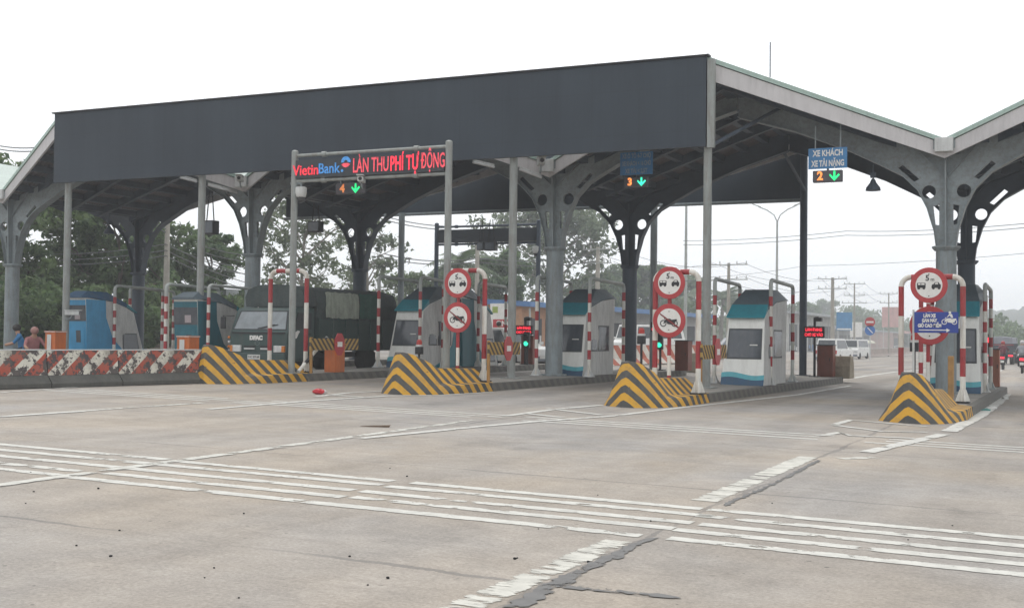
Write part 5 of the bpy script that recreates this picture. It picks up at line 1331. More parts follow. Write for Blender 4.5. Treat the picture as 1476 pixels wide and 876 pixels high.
# ------------------------------------------------------------------ vehicles
CARGLASS = glass('car_glass', (.03, .038, .045), .06)
TAIL = mat('tail_lens', (.45, .02, .02), .25, .1, 8)
VWHITE = mat('vehicle_white', (.72, .72, .70), .3, .05, 3, dirt=.2, dirtcol=(.4, .38, .34))
VGREY = mat('vehicle_grey', (.20, .22, .25), .3, .1, 3, dirt=.25)
VDARK = mat('vehicle_dark', (.035, .045, .06), .35, .1, 3, dirt=.3, dirtcol=(.10, .10, .09))
def car(name, label, cat, loc, rotz, L, W_, H, hood, paint, spare=False, group=None, wr=.33):
    """front towards local -y; hood: share of the length taken by the bonnet"""
    t = thing(name, label, cat, loc, rotz, group)
    belt = H*.56; hl = L*hood
    b = MB(); b.prism([(.04, .24), (0, .42), (.05, belt*.86), (hl*.9+.02, belt), (L-.06, belt), (L, belt*.7), (L-.03, .26)], 'x', -W_/2, W_/2); b.build('body', paint, t, bevel=.05)
    ws0 = hl*.85+.04; ws1 = ws0+(.22 if hood < .12 else .55); r1 = L-.30 if hood < .2 or spare else L-.6; r0 = L-.10
    A = [(-W_*.47, ws0, belt-.01), (W_*.47, ws0, belt-.01), (W_*.47, r0, belt-.01), (-W_*.47, r0, belt-.01)]
    B_ = [(-W_*.41, ws1, H), (W_*.41, ws1, H), (W_*.41, r1, H), (-W_*.41, r1, H)]
    b = MB(); b.hexa(A, B_); cb = b.build('cabin', paint, t, bevel=.04)
    def lerp(p, q, s_): return tuple(a+(c-a)*s_ for a, c in zip(p, q))
    def pane(i, j, out, m_=.12, nm='side_window'):
        a0, a1, b0, b1 = A[i], A[j], B_[i], B_[j]; o = Vector(out)*.012
        q = [lerp(lerp(a0, a1, m_*.6), lerp(b0, b1, m_*.6), .12), lerp(lerp(a0, a1, 1-m_*.6), lerp(b0, b1, 1-m_*.6), .12), lerp(lerp(a0, a1, 1-m_*.6), lerp(b0, b1, 1-m_*.6), .86), lerp(lerp(a0, a1, m_*.6), lerp(b0, b1, m_*.6), .86)]
        f = [tuple(Vector(p)+o) for p in q]; k = [tuple(Vector(p)-o) for p in q]
        g = MB(); g.hexa(f, k); g.build(nm, CARGLASS, cb)
    pane(0, 1, (0, -1, 0), nm='windscreen'); pane(3, 2, (0, 1, 0), nm='rear_window'); pane(1, 2, (1, 0, 0), .1); pane(0, 3, (-1, 0, 0), .1)
    for sg in (-1, 1):
        b = MB(); b.box((sg*W_*.38, .01, belt*.68), (W_*.18, .08, .13)); b.build('headlight', CHROME, t, bevel=.015)
        b = MB(); b.box((sg*W_*.44, L-.01, belt*.82), (W_*.09, .06, .26)); b.build('tail_light', TAIL, t)
        b = MB(); b.box((sg*W_*.56, ws0+.12, belt+.09), (.16, .08, .12)); b.build('mirror', paint, t)
        for y in (L*.19, L*.80): wheel(t, sg*(W_/2-.09), y, wr, .2)
    b = MB(); b.box((0, .0, .36), (W_*.96, .10, .2)); b.build('bumper', VGREY, t, bevel=.02); b = MB(); b.box((0, L, .36), (W_*.96, .10, .2)); b.build('bumper', VGREY, t, bevel=.02)
    b = MB(); b.box((0, -.06, .42), (.42, .012, .12)); b.build('number_plate', PAPER, t); b = MB(); b.box((0, L+.06, .46), (.42, .012, .12)); b.build('number_plate', PAPER, t)
    if spare:
        b = MB(); b.lathe([(.10, L), (.34, L), (.36, L+.05), (.36, L+.14), (.30, L+.18), (.24, L+.15)], 20, (0, 0, belt*.92), 0, 'y'); s_ = b.build('spare_wheel', RUBBER, t, smooth=True)
        b = MB(); b.lathe([(.24, L+.13), (.20, L+.16), (.06, L+.18)], 16, (0, 0, belt*.92), 0, 'y'); b.build('rim', GREYW, s_)
    return t
def gl(px, py): return GF(px, py)
q = gl(1198, 524); car('suv', 'white off-road car with spare wheel on its back driving away right of the brown cabinet', 'car', (q[0], q[1]-4.0, q[2]), 0.05+math.pi, 4.0, 1.62, 1.75, .28, VWHITE, True)
t = [o for o in bpy.data.objects if o.name == 'suv'][0]; t.rotation_euler = (0, 0, -0.12+math.pi); t.location = (q[0], q[1]+4.0, q[2]); t.scale = (.88, .88, .88)
# turned so that its back (local +y) faces the camera
q = gl(1224, 517); car('van', 'white minibus coming on behind the off-road car', 'van', tuple(q), -.12, 4.6, 1.75, 2.0, .08, VWHITE).scale = (.85, .85, .85)
q = gl(782, 531); car('parked_car', 'white car parked behind the green light left of the front column', 'car', tuple(q), 1.2, 4.2, 1.7, 1.5, .24, VWHITE)
q = gl(893, 517); car('van', 'white van standing before the blue roofed shop, between the columns', 'van', tuple(q), -.5, 4.5, 1.7, 1.95, .08, VWHITE)
q = gl(1020, 512); car('parked_car', 'grey car parked before the blue roofed shop near the middle hoop', 'car', tuple(q), -1.1, 4.2, 1.7, 1.45, .26, VGREY)
q = gl(1283, 506); car('parked_car', 'pale grey car in traffic behind the far median barrier', 'car', tuple(q), -.3, 4.3, 1.75, 1.5, .26, VWHITE)
# trucks leaving at the far right
def lorry(px, py, label, Wd, H, body_m, load_m, rotz=0.0, box=False):
    q = gl(px, py); t = thing('lorry', label, 'truck', tuple(q), rotz)
    b = MB(); b.box((0, 3.2, .62), (Wd*.5, 6.2, .2)); b.build('chassis', BLACK, t)
    b = MB(); b.prism([(5.4, .5), (5.4, 2.2), (6.7, 2.2), (7.1, 1.3), (7.1, .5)], 'x', -Wd*.47, Wd*.47); c = b.build('cab', VDARK, t, bevel=.06)
    b = MB(); b.box((0, 5.39, 1.75), (Wd*.7, .02, .55)); b.build('rear_window', CARGLASS, c)
    if box:
        b = MB(); b.box((0, 2.6, .78+(H-.78)/2), (Wd, 5.2, H-.78))
        for k in range(12): b.box((Wd/2+.01, .2+.43*k, .78+(H-.78)/2), (.04, .1, H-.9)); b.box((-Wd/2-.01, .2+.43*k, .78+(H-.78)/2), (.04, .1, H-.9))
        cc = b.build('container', load_m, t)
        for sg in (-1, 1):
            d = MB(); d.box((sg*Wd*.245, -.012, .78+(H-.78)/2), (Wd*.46, .025, H-.95)); d.build('door', load_m, cc)
    else:
        b = MB(); b.prism([(-Wd/2, .85), (Wd/2, .85), (Wd/2+.03, H*.72), (-Wd/2-.03, H*.72)], 'y', 0, 5.2)
        for k in range(7): b.box((0, .12+.83*k, H*.72-.3), (Wd+.14, .08, .7))
        cc = b.build('cargo_bed', body_m, t)
        d = MB(); d.box((0, -.03, H*.72-.05), (Wd+.04, .05, .09)); d.build('tail_bar', mat('dull_red', (.25, .05, .06), .5, .1, 5), cc)
        d = MB(); d.prism([(-Wd*.48, H*.72), (Wd*.48, H*.72), (Wd*.46, H*.96), (0, H), (-Wd*.46, H*.96)], 'y', .1, 5.1); d.build('tarpaulin', load_m, t, bevel=.05)
    for sg in (-1, 1):
        d = MB(); d.box((sg*Wd*.40, -.05, .72), (.34, .08, .14)); d.build('tail_light', LED_REDB if not box else TAIL, t)
        for y in (1.1, 2.0, 6.2): wheel(t, sg*(Wd/2-.18), y, .44, .3)
    d = MB(); d.box((0, -.06, .72), (.45, .012, .14)); d.build('number_plate', PAPER, t)
    return t
lorry(1442, 525, 'dark open lorry with grey tarpaulin and red tail lights driving away at the right', 1.95, 2.3, VDARK, mat('grey_tarp', (.24, .25, .28), .8, .2, 1.5, bump=.6), -.02)
lorry(1462, 512, 'pinkish grey box lorry farthest away at the right edge', 2.3, 3.2, VDARK, mat('faded_pink', (.42, .25, .27), .6, .1, 1), -.02, True)
lorry(1441, 509, 'pale grey box lorry far away left of the pinkish one', 2.0, 3.1, VDARK, mat('pale_box', (.40, .38, .40), .6, .1, 1), -.02, True)
q = gl(1476, 524); car('parked_car', 'white car cut by the right frame edge beside the dark lorry', 'car', (q[0], q[1]+4.2, q[2]), math.pi, 4.2, 1.7, 1.5, .26, VWHITE)
def motorbike(px, py, label, rlabel, top, helm):
    q = gl(px, py); t = thing('motorbike', label, 'motorbike', tuple(q))
    for y in (0, 1.22): wheel(t, 0, y, .28, .10)
    b = MB(); b.prism([(-.12, .62), (.05, .80), (.55, .78), (.75, .60), (.95, .95), (1.05, .98), (1.2, .62), (1.1, .40), (.8, .28), (.3, .28), (.1, .45)], 'x', -.13, .13); b.build('body', mat('bike_'+helm[0], helm[1], .35, .1, 5), t, bevel=.04)
    b = MB(); b.prism([(-.14, .80), (-.10, .88), (.62, .86), (.62, .79)], 'x', -.14, .14); b.build('seat', BLACK, t, bevel=.03)
    b = MB(); b.box((0, -.16, .72), (.22, .05, .12)); b.build('tail_light', LED_REDB, t)
    b = MB(); b.box((0, -.24, .50), (.2, .012, .14)); b.build('number_plate', PAPER, t)
    b = MB(); b.tube([(-.33, .85, 1.02), (0, 1.0, 1.0), (.33, .85, 1.02)], .018, 6); hb = b.build('handlebar', BLACK, t)
    for sg in (-1, 1):
        b = MB(); b.tube([(sg*.25, .9, 1.02), (sg*.30, .9, 1.2)], .008, 5); b.box((sg*.30, .9, 1.22), (.1, .02, .07)); b.build('mirror', BLACK, hb)
        b = MB(); b.tube([(sg*.09, 1.0, .9), (sg*.09, 1.22, .28)], .02, 6); b.build('fork', GREYW, t)
    b = MB(); b.tube([(.16, .7, .3), (.17, -.1, .38)], [.03, .05], 8); b.build('exhaust', GALV, t)
    J, E_ = body('ride'); J = {k: (v[0], v[1]+.28, v[2]+.06, v[3]) for k, v in J.items()}
    skin_person('person', J, E_, [cloth(*top), cloth('dark', (.03, .03, .04)), SKIN, RUBBER], rlabel, None, tuple(q), 0, ('helmet', mat('helmet_'+helm[0], helm[2], .3, .1, 6)))
motorbike(1445, 533, 'dark motorbike with lit red tail light following the dark lorry', 'motorbike rider in a dark red jacket behind the dark lorry', ('maroon', (.12, .03, .04)), ('dark', (.03, .03, .035), (.30, .03, .03)))
motorbike(1473, 538, 'black motorbike at the right frame edge', 'motorbike rider in a grey shirt at the right frame edge', ('grey', (.25, .26, .28)), ('black', (.025, .025, .03), (.5, .5, .5)))

# ------------------------------------------------------------------ vegetation
def leaf_mat(name, dark, light, tr=.25):
    m, N, L, p = newmat(name); geo = N.new('ShaderNodeNewGeometry')
    n = N.new('ShaderNodeTexNoise'); n.inputs['Scale'].default_value = .9; n.inputs['Detail'].default_value = 5; L.new(geo.outputs['Position'], n.inputs['Vector'])
    n2 = N.new('ShaderNodeTexWhiteNoise'); sn = N.new('ShaderNodeVectorMath'); sn.operation = 'SNAP'; sn.inputs[1].default_value = (.3, .3, .3); L.new(geo.outputs['Position'], sn.inputs[0]); L.new(sn.outputs[0], n2.inputs[0])
    ad = N.new('ShaderNodeMath'); ad.operation = 'MULTIPLY_ADD'; L.new(n2.outputs['Value'], ad.inputs[0]); ad.inputs[1].default_value = .45; L.new(n.outputs['Fac'], ad.inputs[2])
    r = N.new('ShaderNodeMapRange'); r.inputs['From Min'].default_value = .45; r.inputs['From Max'].default_value = .95; L.new(ad.outputs[0], r.inputs['Value'])
    mx = N.new('ShaderNodeMix'); mx.data_type = 'RGBA'; mx.inputs[6].default_value = (*dark, 1); mx.inputs[7].default_value = (*light, 1); L.new(r.outputs[0], mx.inputs['Factor'])
    L.new(mx.outputs[2], p.inputs['Base Color']); p.inputs['Roughness'].default_value = .55; p.inputs['Specular IOR Level'].default_value = .3
    t_ = N.new('ShaderNodeBsdfTranslucent'); L.new(mx.outputs[2], t_.inputs[0]); s_ = N.new('ShaderNodeMixShader'); s_.inputs[0].default_value = tr
    out = [q for q in N if q.type == 'OUTPUT_MATERIAL'][0]; L.new(p.outputs[0], s_.inputs[1]); L.new(t_.outputs[0], s_.inputs[2]); L.new(s_.outputs[0], out.inputs['Surface'])
    return m
LEAF = leaf_mat('leaf_dark', (.045, .082, .036), (.155, .22, .090), .5)
LEAF2 = leaf_mat('leaf_mid', (.045, .088, .040), (.15, .22, .095), .45)
LEAF3 = leaf_mat('leaf_olive', (.065, .092, .058), (.19, .235, .14), .5)
PALML = leaf_mat('palm_leaf', (.030, .060, .025), (.11, .16, .07))
BARK = mat('bark', (.14, .115, .09), .9, .3, 4, bump=.8)
BARKL = mat('bark_pale', (.24, .22, .19), .9, .25, 3, bump=.6)
def leaves_obj(name, clumps, n, size, m_, parent, seed):
    rg = np.random.default_rng(seed); clumps = np.array(clumps); wgt = clumps[:, 3]**2; wgt /= wgt.sum()
    idx = rg.choice(len(clumps), n, p=wgt); d = rg.normal(size=(n, 3)); d /= np.linalg.norm(d, axis=1)[:, None]
    rad = rg.uniform(.15, 1.0, n)**.5; c = clumps[idx, :3]+d*(clumps[idx, 3]*rad)[:, None]*np.array([1, 1, .72])
    nrm = d*.7+rg.normal(size=(n, 3))*.7+np.array([0, 0, .35]); nrm /= np.linalg.norm(nrm, axis=1)[:, None]
    t_ = np.cross(nrm, rg.normal(size=(n, 3))); t_ /= np.linalg.norm(t_, axis=1)[:, None]; bt = np.cross(nrm, t_)
    s_ = size*rg.uniform(.55, 1.3, n)[:, None]
    v = np.stack([c-t_*s_*.62, c-bt*s_*.30+nrm*s_*.06, c+t_*s_*.62-nrm*s_*.05, c+bt*s_*.30+nrm*s_*.06], axis=1).reshape(-1, 3)
    me = bpy.data.meshes.new(name); me.vertices.add(4*n); me.vertices.foreach_set('co', v.ravel())
    me.loops.add(4*n); me.loops.foreach_set('vertex_index', np.arange(4*n)); me.polygons.add(n)
    me.polygons.foreach_set('loop_start', np.arange(n)*4); me.polygons.foreach_set('loop_total', np.full(n, 4)); me.update()
    me.materials.append(m_); ob = bpy.data.objects.new(name, me); COL.objects.link(ob)
    if parent is not None: ob.parent = parent
    return ob
def tree(loc, H, R, label, seed, n=5000, leaf=.30, m_=None, bark=None, airy=0.0, crown0=.35, tr=.16, sy=1.0, group='trees around the plaza', name='tree'):
    rg = random.Random(seed); t = thing(name, label, 'tree', loc, 0, group); bk = bark or BARK
    b = MB(); lean = (rg.uniform(-.3, .3), rg.uniform(-.3, .3)); pts = [(lean[0]*(i/5)**2, lean[1]*(i/5)**2, H*.72*i/5) for i in range(6)]
    b.tube([(0, 0, -.3)]+pts[1:], [tr*1.4]+[tr*(1-.75*i/5) for i in range(1, 6)], 9); b.build('trunk', bk, t, smooth=True)
    clumps = []; br = MB(); nb = 9+int(airy*5)
    for k in range(nb):
        f = crown0*.75+(.72-crown0*.75)*(k/(nb-1)); base = Vector((lean[0]*(f/.72)**2, lean[1]*(f/.72)**2, H*f)); a = k*2.4+rg.uniform(-.4, .4)
        up = rg.uniform(.2, .7)+.5*(k/nb); ln = R*rg.uniform(.55, .95)*(1-.35*(k/nb)**2)
        tip = base+Vector((math.cos(a)*ln, math.sin(a)*ln*sy, ln*up)); tip.z = min(tip.z, H*.93)
        mid = base.lerp(tip, .5)+Vector((rg.uniform(-.2, .2), rg.uniform(-.2, .2), .12*ln))
        br.tube([base, mid, tip], [tr*.40, tr*.25, tr*.08], 6)
        for j in range(5 if airy < .5 else 7):
            s_ = rg.uniform(.35, 1.0); p = base.lerp(mid, s_*2) if s_ < .5 else mid.lerp(tip, s_*2-1)
            q = p+Vector((rg.gauss(0, 1), rg.gauss(0, 1), rg.gauss(.25, .7)))*R*.22
            if airy > .3: br.tube([p, (p+q)/2+Vector((0, 0, .1)), q], [tr*.16, tr*.10, tr*.04], 4)
            clumps.append((q.x, q.y, min(q.z, H*.97), R*rg.uniform(.16, .30)*(1-.35*airy)))
    for j in range(6): clumps.append((lean[0]+rg.gauss(0, R*.22), lean[1]+rg.gauss(0, R*.22), H*rg.uniform(.8, .95), R*rg.uniform(.16, .26)*(1-.3*airy)))
    br.build('branches', bk, t, smooth=True)
    leaves_obj('crown', clumps, n, leaf, m_ or LEAF, t, seed)
    return t
def tree_px(px, ytop, X, wpx, label, seed, Y=None, **kw):
    p = AX(px, 480, X) if Y is None else AY(px, 480, Y); top = AY(px, ytop, p[1]); z0 = gz(p[0], p[1]); dep = (p-EYE)@FWD
    return tree((p[0], p[1], z0), (top[2]-z0)*1.03, wpx/2*dep/FOCAL, label, seed, **kw)
tree_px(18, 222, -47, 190, 'tall dark leafy tree at the left frame edge, rising above the eave', 1, n=5200, leaf=.34, crown0=.2, airy=.5)
tree_px(108, 262, -49, 200, 'dense dark tree seen between the leftmost column and the first fascia post', 2, n=5600, leaf=.36, crown0=.1, airy=.4, m_=LEAF2)
tree_px(172, 290, -46, 170, 'dense tree behind the second rear column from the left', 3, n=4800, leaf=.34, crown0=.1, airy=.4, m_=LEAF2)
tree_px(232, 325, -50, 150, 'rounded tree behind the concrete utility pole at left', 4, n=4800, leaf=.34, crown0=.1, airy=.4)
tree_px(300, 338, -47, 130, 'leafy tree right of the concrete utility pole, over the teal booth', 5, n=4400, leaf=.34, crown0=.12, airy=.4, m_=LEAF2)
tree_px(432, 268, -48, 190, 'tall airy tree with bare limbs behind the truck cab', 6, n=3000, leaf=.34, airy=1.0, crown0=.3, m_=LEAF3, bark=BARKL, tr=.2)
tree_px(530, 300, -50, 130, 'airy tree behind the truck tail and the rear column', 7, n=2300, leaf=.36, airy=1.0, crown0=.3, m_=LEAF3, bark=BARKL, tr=.17)
tree_px(800, 285, -50, 230, 'large open crowned tree behind the second column and dark gantry', 8, n=6200, leaf=.55, airy=.9, crown0=.3, m_=LEAF3, bark=BARKL, tr=.26)
tree_px(720, 368, -44, 110, 'dense green tree below the dark rear gantry', 9, n=7000, leaf=.44, crown0=.1, m_=LEAF2)
tree_px(660, 395, -52, 120, 'low green tree below the palm, behind the leftmost hoop', 10, n=6000, leaf=.44, crown0=.1, m_=LEAF2)
tree_px(590, 400, -50, 110, 'low dark tree over the roof of the grey booth', 17, n=3500, leaf=.4, crown0=.1)
for i, (px, yt, X_, w_, lab) in enumerate(((915, 392, -58, 120, 'tree above the blue shop roof left of the middle hoop'), (860, 400, -56, 110, 'tree above the blue shop roof behind the sooty booth'), (985, 405, -60, 110, 'tree above the blue shop roof behind the middle hoop'),
                                           (1075, 428, -62, 90, 'hazy tree left of the clean white booth roof'), (1155, 440, -60, 80, 'hazy tree between the dark rear post and the clean white booth'), (1185, 436, -75, 60, 'hazy far tree behind the concrete pole with two crossarms'))):
    tree_px(px, yt, X_, w_, lab, 20+i, n=5200, leaf=.75, crown0=.1, m_=LEAF2)
# undergrowth on the left verge
for i in range(12):
    px = -25+i*34; X_ = -41.5-(i % 3)*1.2; p = AX(px, 480, X_); rg = random.Random(50+i)
    t = thing('bush', 'dense dark bush in the undergrowth along the left verge', 'bush', (p[0], p[1], gz(p[0])), 0, 'bushes along the left verge')
    cl_ = [(rg.uniform(-1.6, 1.6), rg.uniform(-1.6, 1.6), rg.uniform(.3, 2.6), rg.uniform(.6, 1.1)) for _ in range(12)]
    leaves_obj('foliage', cl_, 2000, .28, LEAF if i % 2 else LEAF2, t, 60+i)
    b = MB()
    for k in range(5): b.tube([(0, 0, 0), (cl_[k][0]*.5, cl_[k][1]*.5, cl_[k][2]*.6), cl_[k][:3]], [.05, .035, .015], 5)
    b.build('stems', BARK, t)
def palm(loc, H, label, seed, s=1.0):
    rg = random.Random(seed); t = thing('palm_tree', label, 'tree', loc, 0, 'palm trees'); b = MB()
    b.tube([(0, 0, -.2), (.1*s, 0, H*.5), (.25*s, .05, H)], [.22*s, .16*s, .13*s], 9); b.build('trunk', BARKL, t, smooth=True)
    v, f = MB(), None
    for k in range(18):
        a = k*2.399; el = rg.uniform(-.15, 1.15); L_ = 2.3*s*rg.uniform(.8, 1.1); pts = []
        for i in range(8):
            u = i/7; r = L_*u*math.cos(el*(1-.3*u)); z = L_*u*math.sin(el)-1.15*s*u*u*(.6+.5*math.cos(el)); pts.append(Vector((.25*s+math.cos(a)*r, .05+math.sin(a)*r, H+z)))
        side = Vector((-math.sin(a), math.cos(a), 0))
        for i in range(7):
            for j in (0, .5):
                p = pts[i].lerp(pts[i+1], j); d = (pts[i+1]-pts[i]).normalized(); ll = .80*s*math.sin(math.pi*min(1, (i+j+.8)/8.2))+.1
                for sg in (-1, 1):
                    tip = p+(side*sg*.85+d*.6+Vector((0, 0, -.35)))*ll; v.add([p-d*.085*s, p+d*.085*s, tip], [(0, 1, 2)])
    v.build('fronds', PALML, t)
def palm_px(px, ytop, X_, label, seed, s=1.0):
    p = AX(px, 480, X_); z0 = gz(p[0], p[1]); palm((p[0], p[1], z0), AY(px, ytop+18*s, p[1])[2]-z0, label, seed, s)
palm_px(655, 352, -46, 'palm tree seen below the dark rear gantry', 1, 1.5); palm_px(632, 392, -50, 'low palm left of the leftmost five metre sign', 2, 1.2)
palm_px(1038, 395, -52, 'palm tree right of the grey fascia post, by the clean white booth', 3, 2.0); palm_px(985, 398, -55, 'palm tree behind the middle hoop', 4, 1.7); palm_px(948, 396, -55, 'palm tree left of the middle five metre sign', 5, 1.5)
palm_px(880, 388, -54, 'palm tree above the roof of the sooty booth', 6, 1.4)
# far woods and hill
rg = np.random.default_rng(5); cl_ = []
for px in np.arange(1030, 1425, 3):
    d = rg.uniform(350, 420); p = EYE+ray(px, 490)/1.0*d; hh = (490-(446+8*math.sin(px*.05)+rg.uniform(-5, 5)))/FOCAL*d
    for k in range(4): cl_.append((p[0]+rg.uniform(-3, 3), p[1]+rg.uniform(-6, 6), hh*rg.uniform(-.1, .92), rg.uniform(2.0, 3.6)))
for px in np.arange(1405, 1620, 4):
    d = rg.uniform(190, 250); p = EYE+ray(px, 490)*d; hh = (492-(452+7*math.sin(px*.09)+rg.uniform(-5, 5)))/FOCAL*d
    for k in range(4): cl_.append((p[0]+rg.uniform(-3, 3), p[1]+rg.uniform(-6, 6), hh*rg.uniform(-.1, .95), rg.uniform(1.2, 2.2)))
for px in np.arange(-260, 1040, 14):
    d = rg.uniform(170, 260); p = EYE+ray(px, 485)*d
    for k in range(3): cl_.append((p[0]+rg.uniform(-3, 3), p[1]+rg.uniform(-6, 6), rg.uniform(.5, 6.5), rg.uniform(1.6, 3.2)))
tag(leaves_obj('far_woods', cl_, 60000, 1.0, LEAF2, None, 9), kind='stuff')
b = MB(); nx, ny = 120, 8; vv = []
for j in range(ny+1):
    for i in range(nx+1):
        px = 1180+i*7; d = 520+j*40; p = EYE+ray(px, 492)*d; s_ = max(0, min(1, (px-1335)/90)); s_ = s_*s_*(3-2*s_)
        ridge = (18.5+1.5*math.sin(i*.17)+1.0*math.sin(i*.9+1)+rg.uniform(-1.3, 1.3))*s_*math.sin(math.pi*min(1, (j+.2)/(ny*.75)))**.7 if j < ny*.75 else (20+7*math.sin(i*.33))*s_*.4
        vv.append((p[0], p[1], ridge-.5))
w_ = nx+1; b.add(vv, [(j*w_+i, j*w_+i+1, (j+1)*w_+i+1, (j+1)*w_+i) for j in range(ny) for i in range(nx)])
tag(b.build('hills', mat('wooded_slope', (.022, .036, .02), .95, .5, .05, bump=1), smooth=True), kind='structure')

# ------------------------------------------------------------------ shops and boards along the far side
WALLO = mat('ochre_wall', (.42, .22, .12), .8, .15, 1, dirt=.4); WALLW = mat('shop_white_wall', (.48, .48, .46), .8, .12, .8, dirt=.4)
ROOFB = mat('blue_roof', (.06, .17, .38), .5, .15, .6, dirt=.3); DARKIN = mat('shop_interior', (.05, .055, .06), .7, .5, 1.0); AWN = mat('grey_awning', (.34, .36, .37), .6, .15, 1, dirt=.3)
def shop(name, label, X_, y0, y1, H, roof_m, wall_m, bays, over=2.2, sign=None):
    t = thing(name, label, 'shop', (X_, (y0+y1)/2, gz(X_, (y0+y1)/2))); L_ = y1-y0; h2 = L_/2
    b = MB(); b.box((-3.5, 0, H/2), (7, L_, H)); b.build('wall', wall_m, t)
    b = MB(); b.prism([(over, H*.95), (over, H*.95+.38), (-3.5, H*1.0+.42), (-7.3, H*1.02), (-7.3, H*.98), (-3.5, H*1.01)], 'y', -h2-.3, h2+.3); b.build('roof', roof_m, t)
    for k in range(bays):
        w_ = L_/bays; b = MB(); b.box((.012, -h2+w_*(k+.5), H*.36), (.03, w_*.82, H*.70)); s_ = b.build('shopfront', DARKIN, t)
        rgk = random.Random(k*7+int(y0)); b = MB()
        for j in range(4): b.box((.05, -h2+w_*(k+.2+.2*j), .3+rgk.uniform(.2, .6)), (.05, w_*.12, rgk.uniform(.5, 1.2)))
        b.build('display', [GREYW, VGREY, ROOFB, WALLO][k % 4], s_)
    if sign:
        b = MB(); b.box((over+.05, 0, H*1.02), (.08, L_*.8, .75)); sb = b.build('fascia_sign', sign, t)
    for k in range(bays+1):
        b = MB(); b.tube([(over-.15, -h2+L_*k/bays, 0), (over-.15, -h2+L_*k/bays, H*.92)], .07, 6); b.build('post', GALV, t)
    return t
def YX(px, X_): return AX(px, 480, X_)[1]
shop('shop', 'long shop with blue sheet roof beyond the canopy, behind the middle hoop', -36, YX(845, -36), YX(1003, -36), 3.6, ROOFB, WALLW, 6)
shop('shop', 'ochre walled shop with blue eave behind the green light left of the front column', -37, YX(752, -37), YX(812, -37), 3.5, ROOFB, WALLO, 2, .8)
shop('shop', 'white shop with grey awning beyond the dark rear post', -38, YX(1136, -38), YX(1199, -38), 6.0, AWN, WALLW, 5)
shop('shop', 'low grey shop row far down the road behind the blue and white signs', -48, 235, 330, 5.0, AWN, mat('shop_grey_wall', (.25, .27, .28), .8, .15, .8, dirt=.4), 8, 2.0, mat('shop_board', (.30, .32, .36), .6, .2, .6))
shop('shop', 'shop with a faded pink front board behind the rightmost hoop', -44, 345, 420, 5.5, AWN, mat('faded_rose', (.36, .25, .22), .8, .15, .5), 4, 2.0, mat('faded_pink_board', (.50, .26, .24), .6, .2, .6))
shop('shop', 'dim shed with a grey gable behind the truck', -47, YX(318, -47), YX(368, -47), 3.2, AWN, mat('shed_wall', (.22, .23, .23), .8, .15, 1, dirt=.4), 2, .6)
def board(px, py, Y, w_, h_, m_, label, pole_h=True, lines=()):
    c = AY(px, py, Y); z0 = gz(c[0], Y); t = thing('signboard', label, 'signboard', (c[0], Y, z0), -.1); z = c[2]-z0
    b = MB(); b.box((0, 0, z), (w_, .1, h_)); bd = b.build('panel', m_, t)
    b = MB(); b.tube([(-w_*.42, .08, 0), (-w_*.42, .08, z+h_*.5)], .06, 6); b.build('pole', GREYW, t)
    for dx, dz, w2_, h2_, m2 in lines:
        b = MB(); b.box((dx, -.056, z+dz), (w2_, .012, h2_)); b.build('panel_band', m2, bd)
    return t, bd, z
t, bd, z = board(722, 466, 60, 1.35, 2.2, SIGNWHITE, 'white and red shop board with large white letters right of the leftmost hoop', lines=((.1, -.15, 1.15, .75, SIGNRED), (-.35, .75, .35, .35, mat('leaf_logo', (.30, .38, .10), .5, .1, 4))))
text('ONG', .42, SIGNWHITE, bd, (.22, -.066, z-.02), off=.012); 
t, bd, z = board(735, 500, 62, .85, 1.5, SIGNWHITE, 'small white board with three rows of dark blocks below the red and white board', lines=tuple((0, .42-.42*k, .6, .24, VGREY) for k in range(3)))
board(1217, 463, 150, 1.9, 2.2, mat('board_blue', (.06, .22, .42), .5, .15, 2), 'blue advertising board on a pole behind the minibus', lines=((0, -.95, 1.7, .18, SIGNWHITE),))
t, bd, z = board(1234, 475, 165, 1.6, 2.0, SIGNWHITE, 'small white advertising board right of the blue one'); 
board(1284, 457, 260, 3.6, 4.2, mat('board_rose', (.52, .30, .28), .5, .2, .8), 'faded pink advertising board behind the rightmost hoop')
c = AY(1254, 464, 105); z0 = gz(c[0], 105); t = thing('no_entry_sign', 'round red no entry sign over a blue disc on the far median', 'road sign', (c[0], 105, z0)); z = c[2]-z0
b = MB(); b.tube([(0, .06, 0), (0, .06, z+.3)], .05, 8); b.build('pole', GREYW, t)
b = MB(); b.lathe([(.42, -.02), (.42, .02)], 28, (0, 0, z), 0, 'y'); d_ = b.build('disc', SIGNRED, t); b = MB(); b.box((0, -.03, z), (.6, .01, .15)); b.build('bar', SIGNWHITE, d_)
z2 = AY(1254, 476, 105)[2]-z0
b = MB(); b.lathe([(.42, -.02), (.42, .02)], 28, (0, 0, z2), 0, 'y'); d_ = b.build('blue_disc', mat('disc_blue', (.03, .14, .42), .5, .1, 4), t)
b = MB(); b.hexa([(-.22, -.032, z2+.2), (-.16, -.032, z2+.26), (-.16, -.022, z2+.26), (-.22, -.022, z2+.2)], [(.2, -.032, z2-.26), (.26, -.032, z2-.2), (.26, -.022, z2-.2), (.2, -.022, z2-.26)]); b.build('arrow', SIGNWHITE, d_)
c = GF(1254, 514); t = thing('parasol', 'pale parasol on the end of the far median', 'parasol', tuple(c))
b = MB(); b.tube([(0, 0, 0), (0, 0, 1.75)], .03, 6); b.build('pole', GREYW, t); b = MB(); b.lathe([(.62, 1.5), (.4, 1.72), (.03, 1.85), (.03, 1.82), (.4, 1.69), (.6, 1.48)], 12); b.build('canopy', mat('cream_cloth', (.55, .54, .45), .8, .1, 5), t)
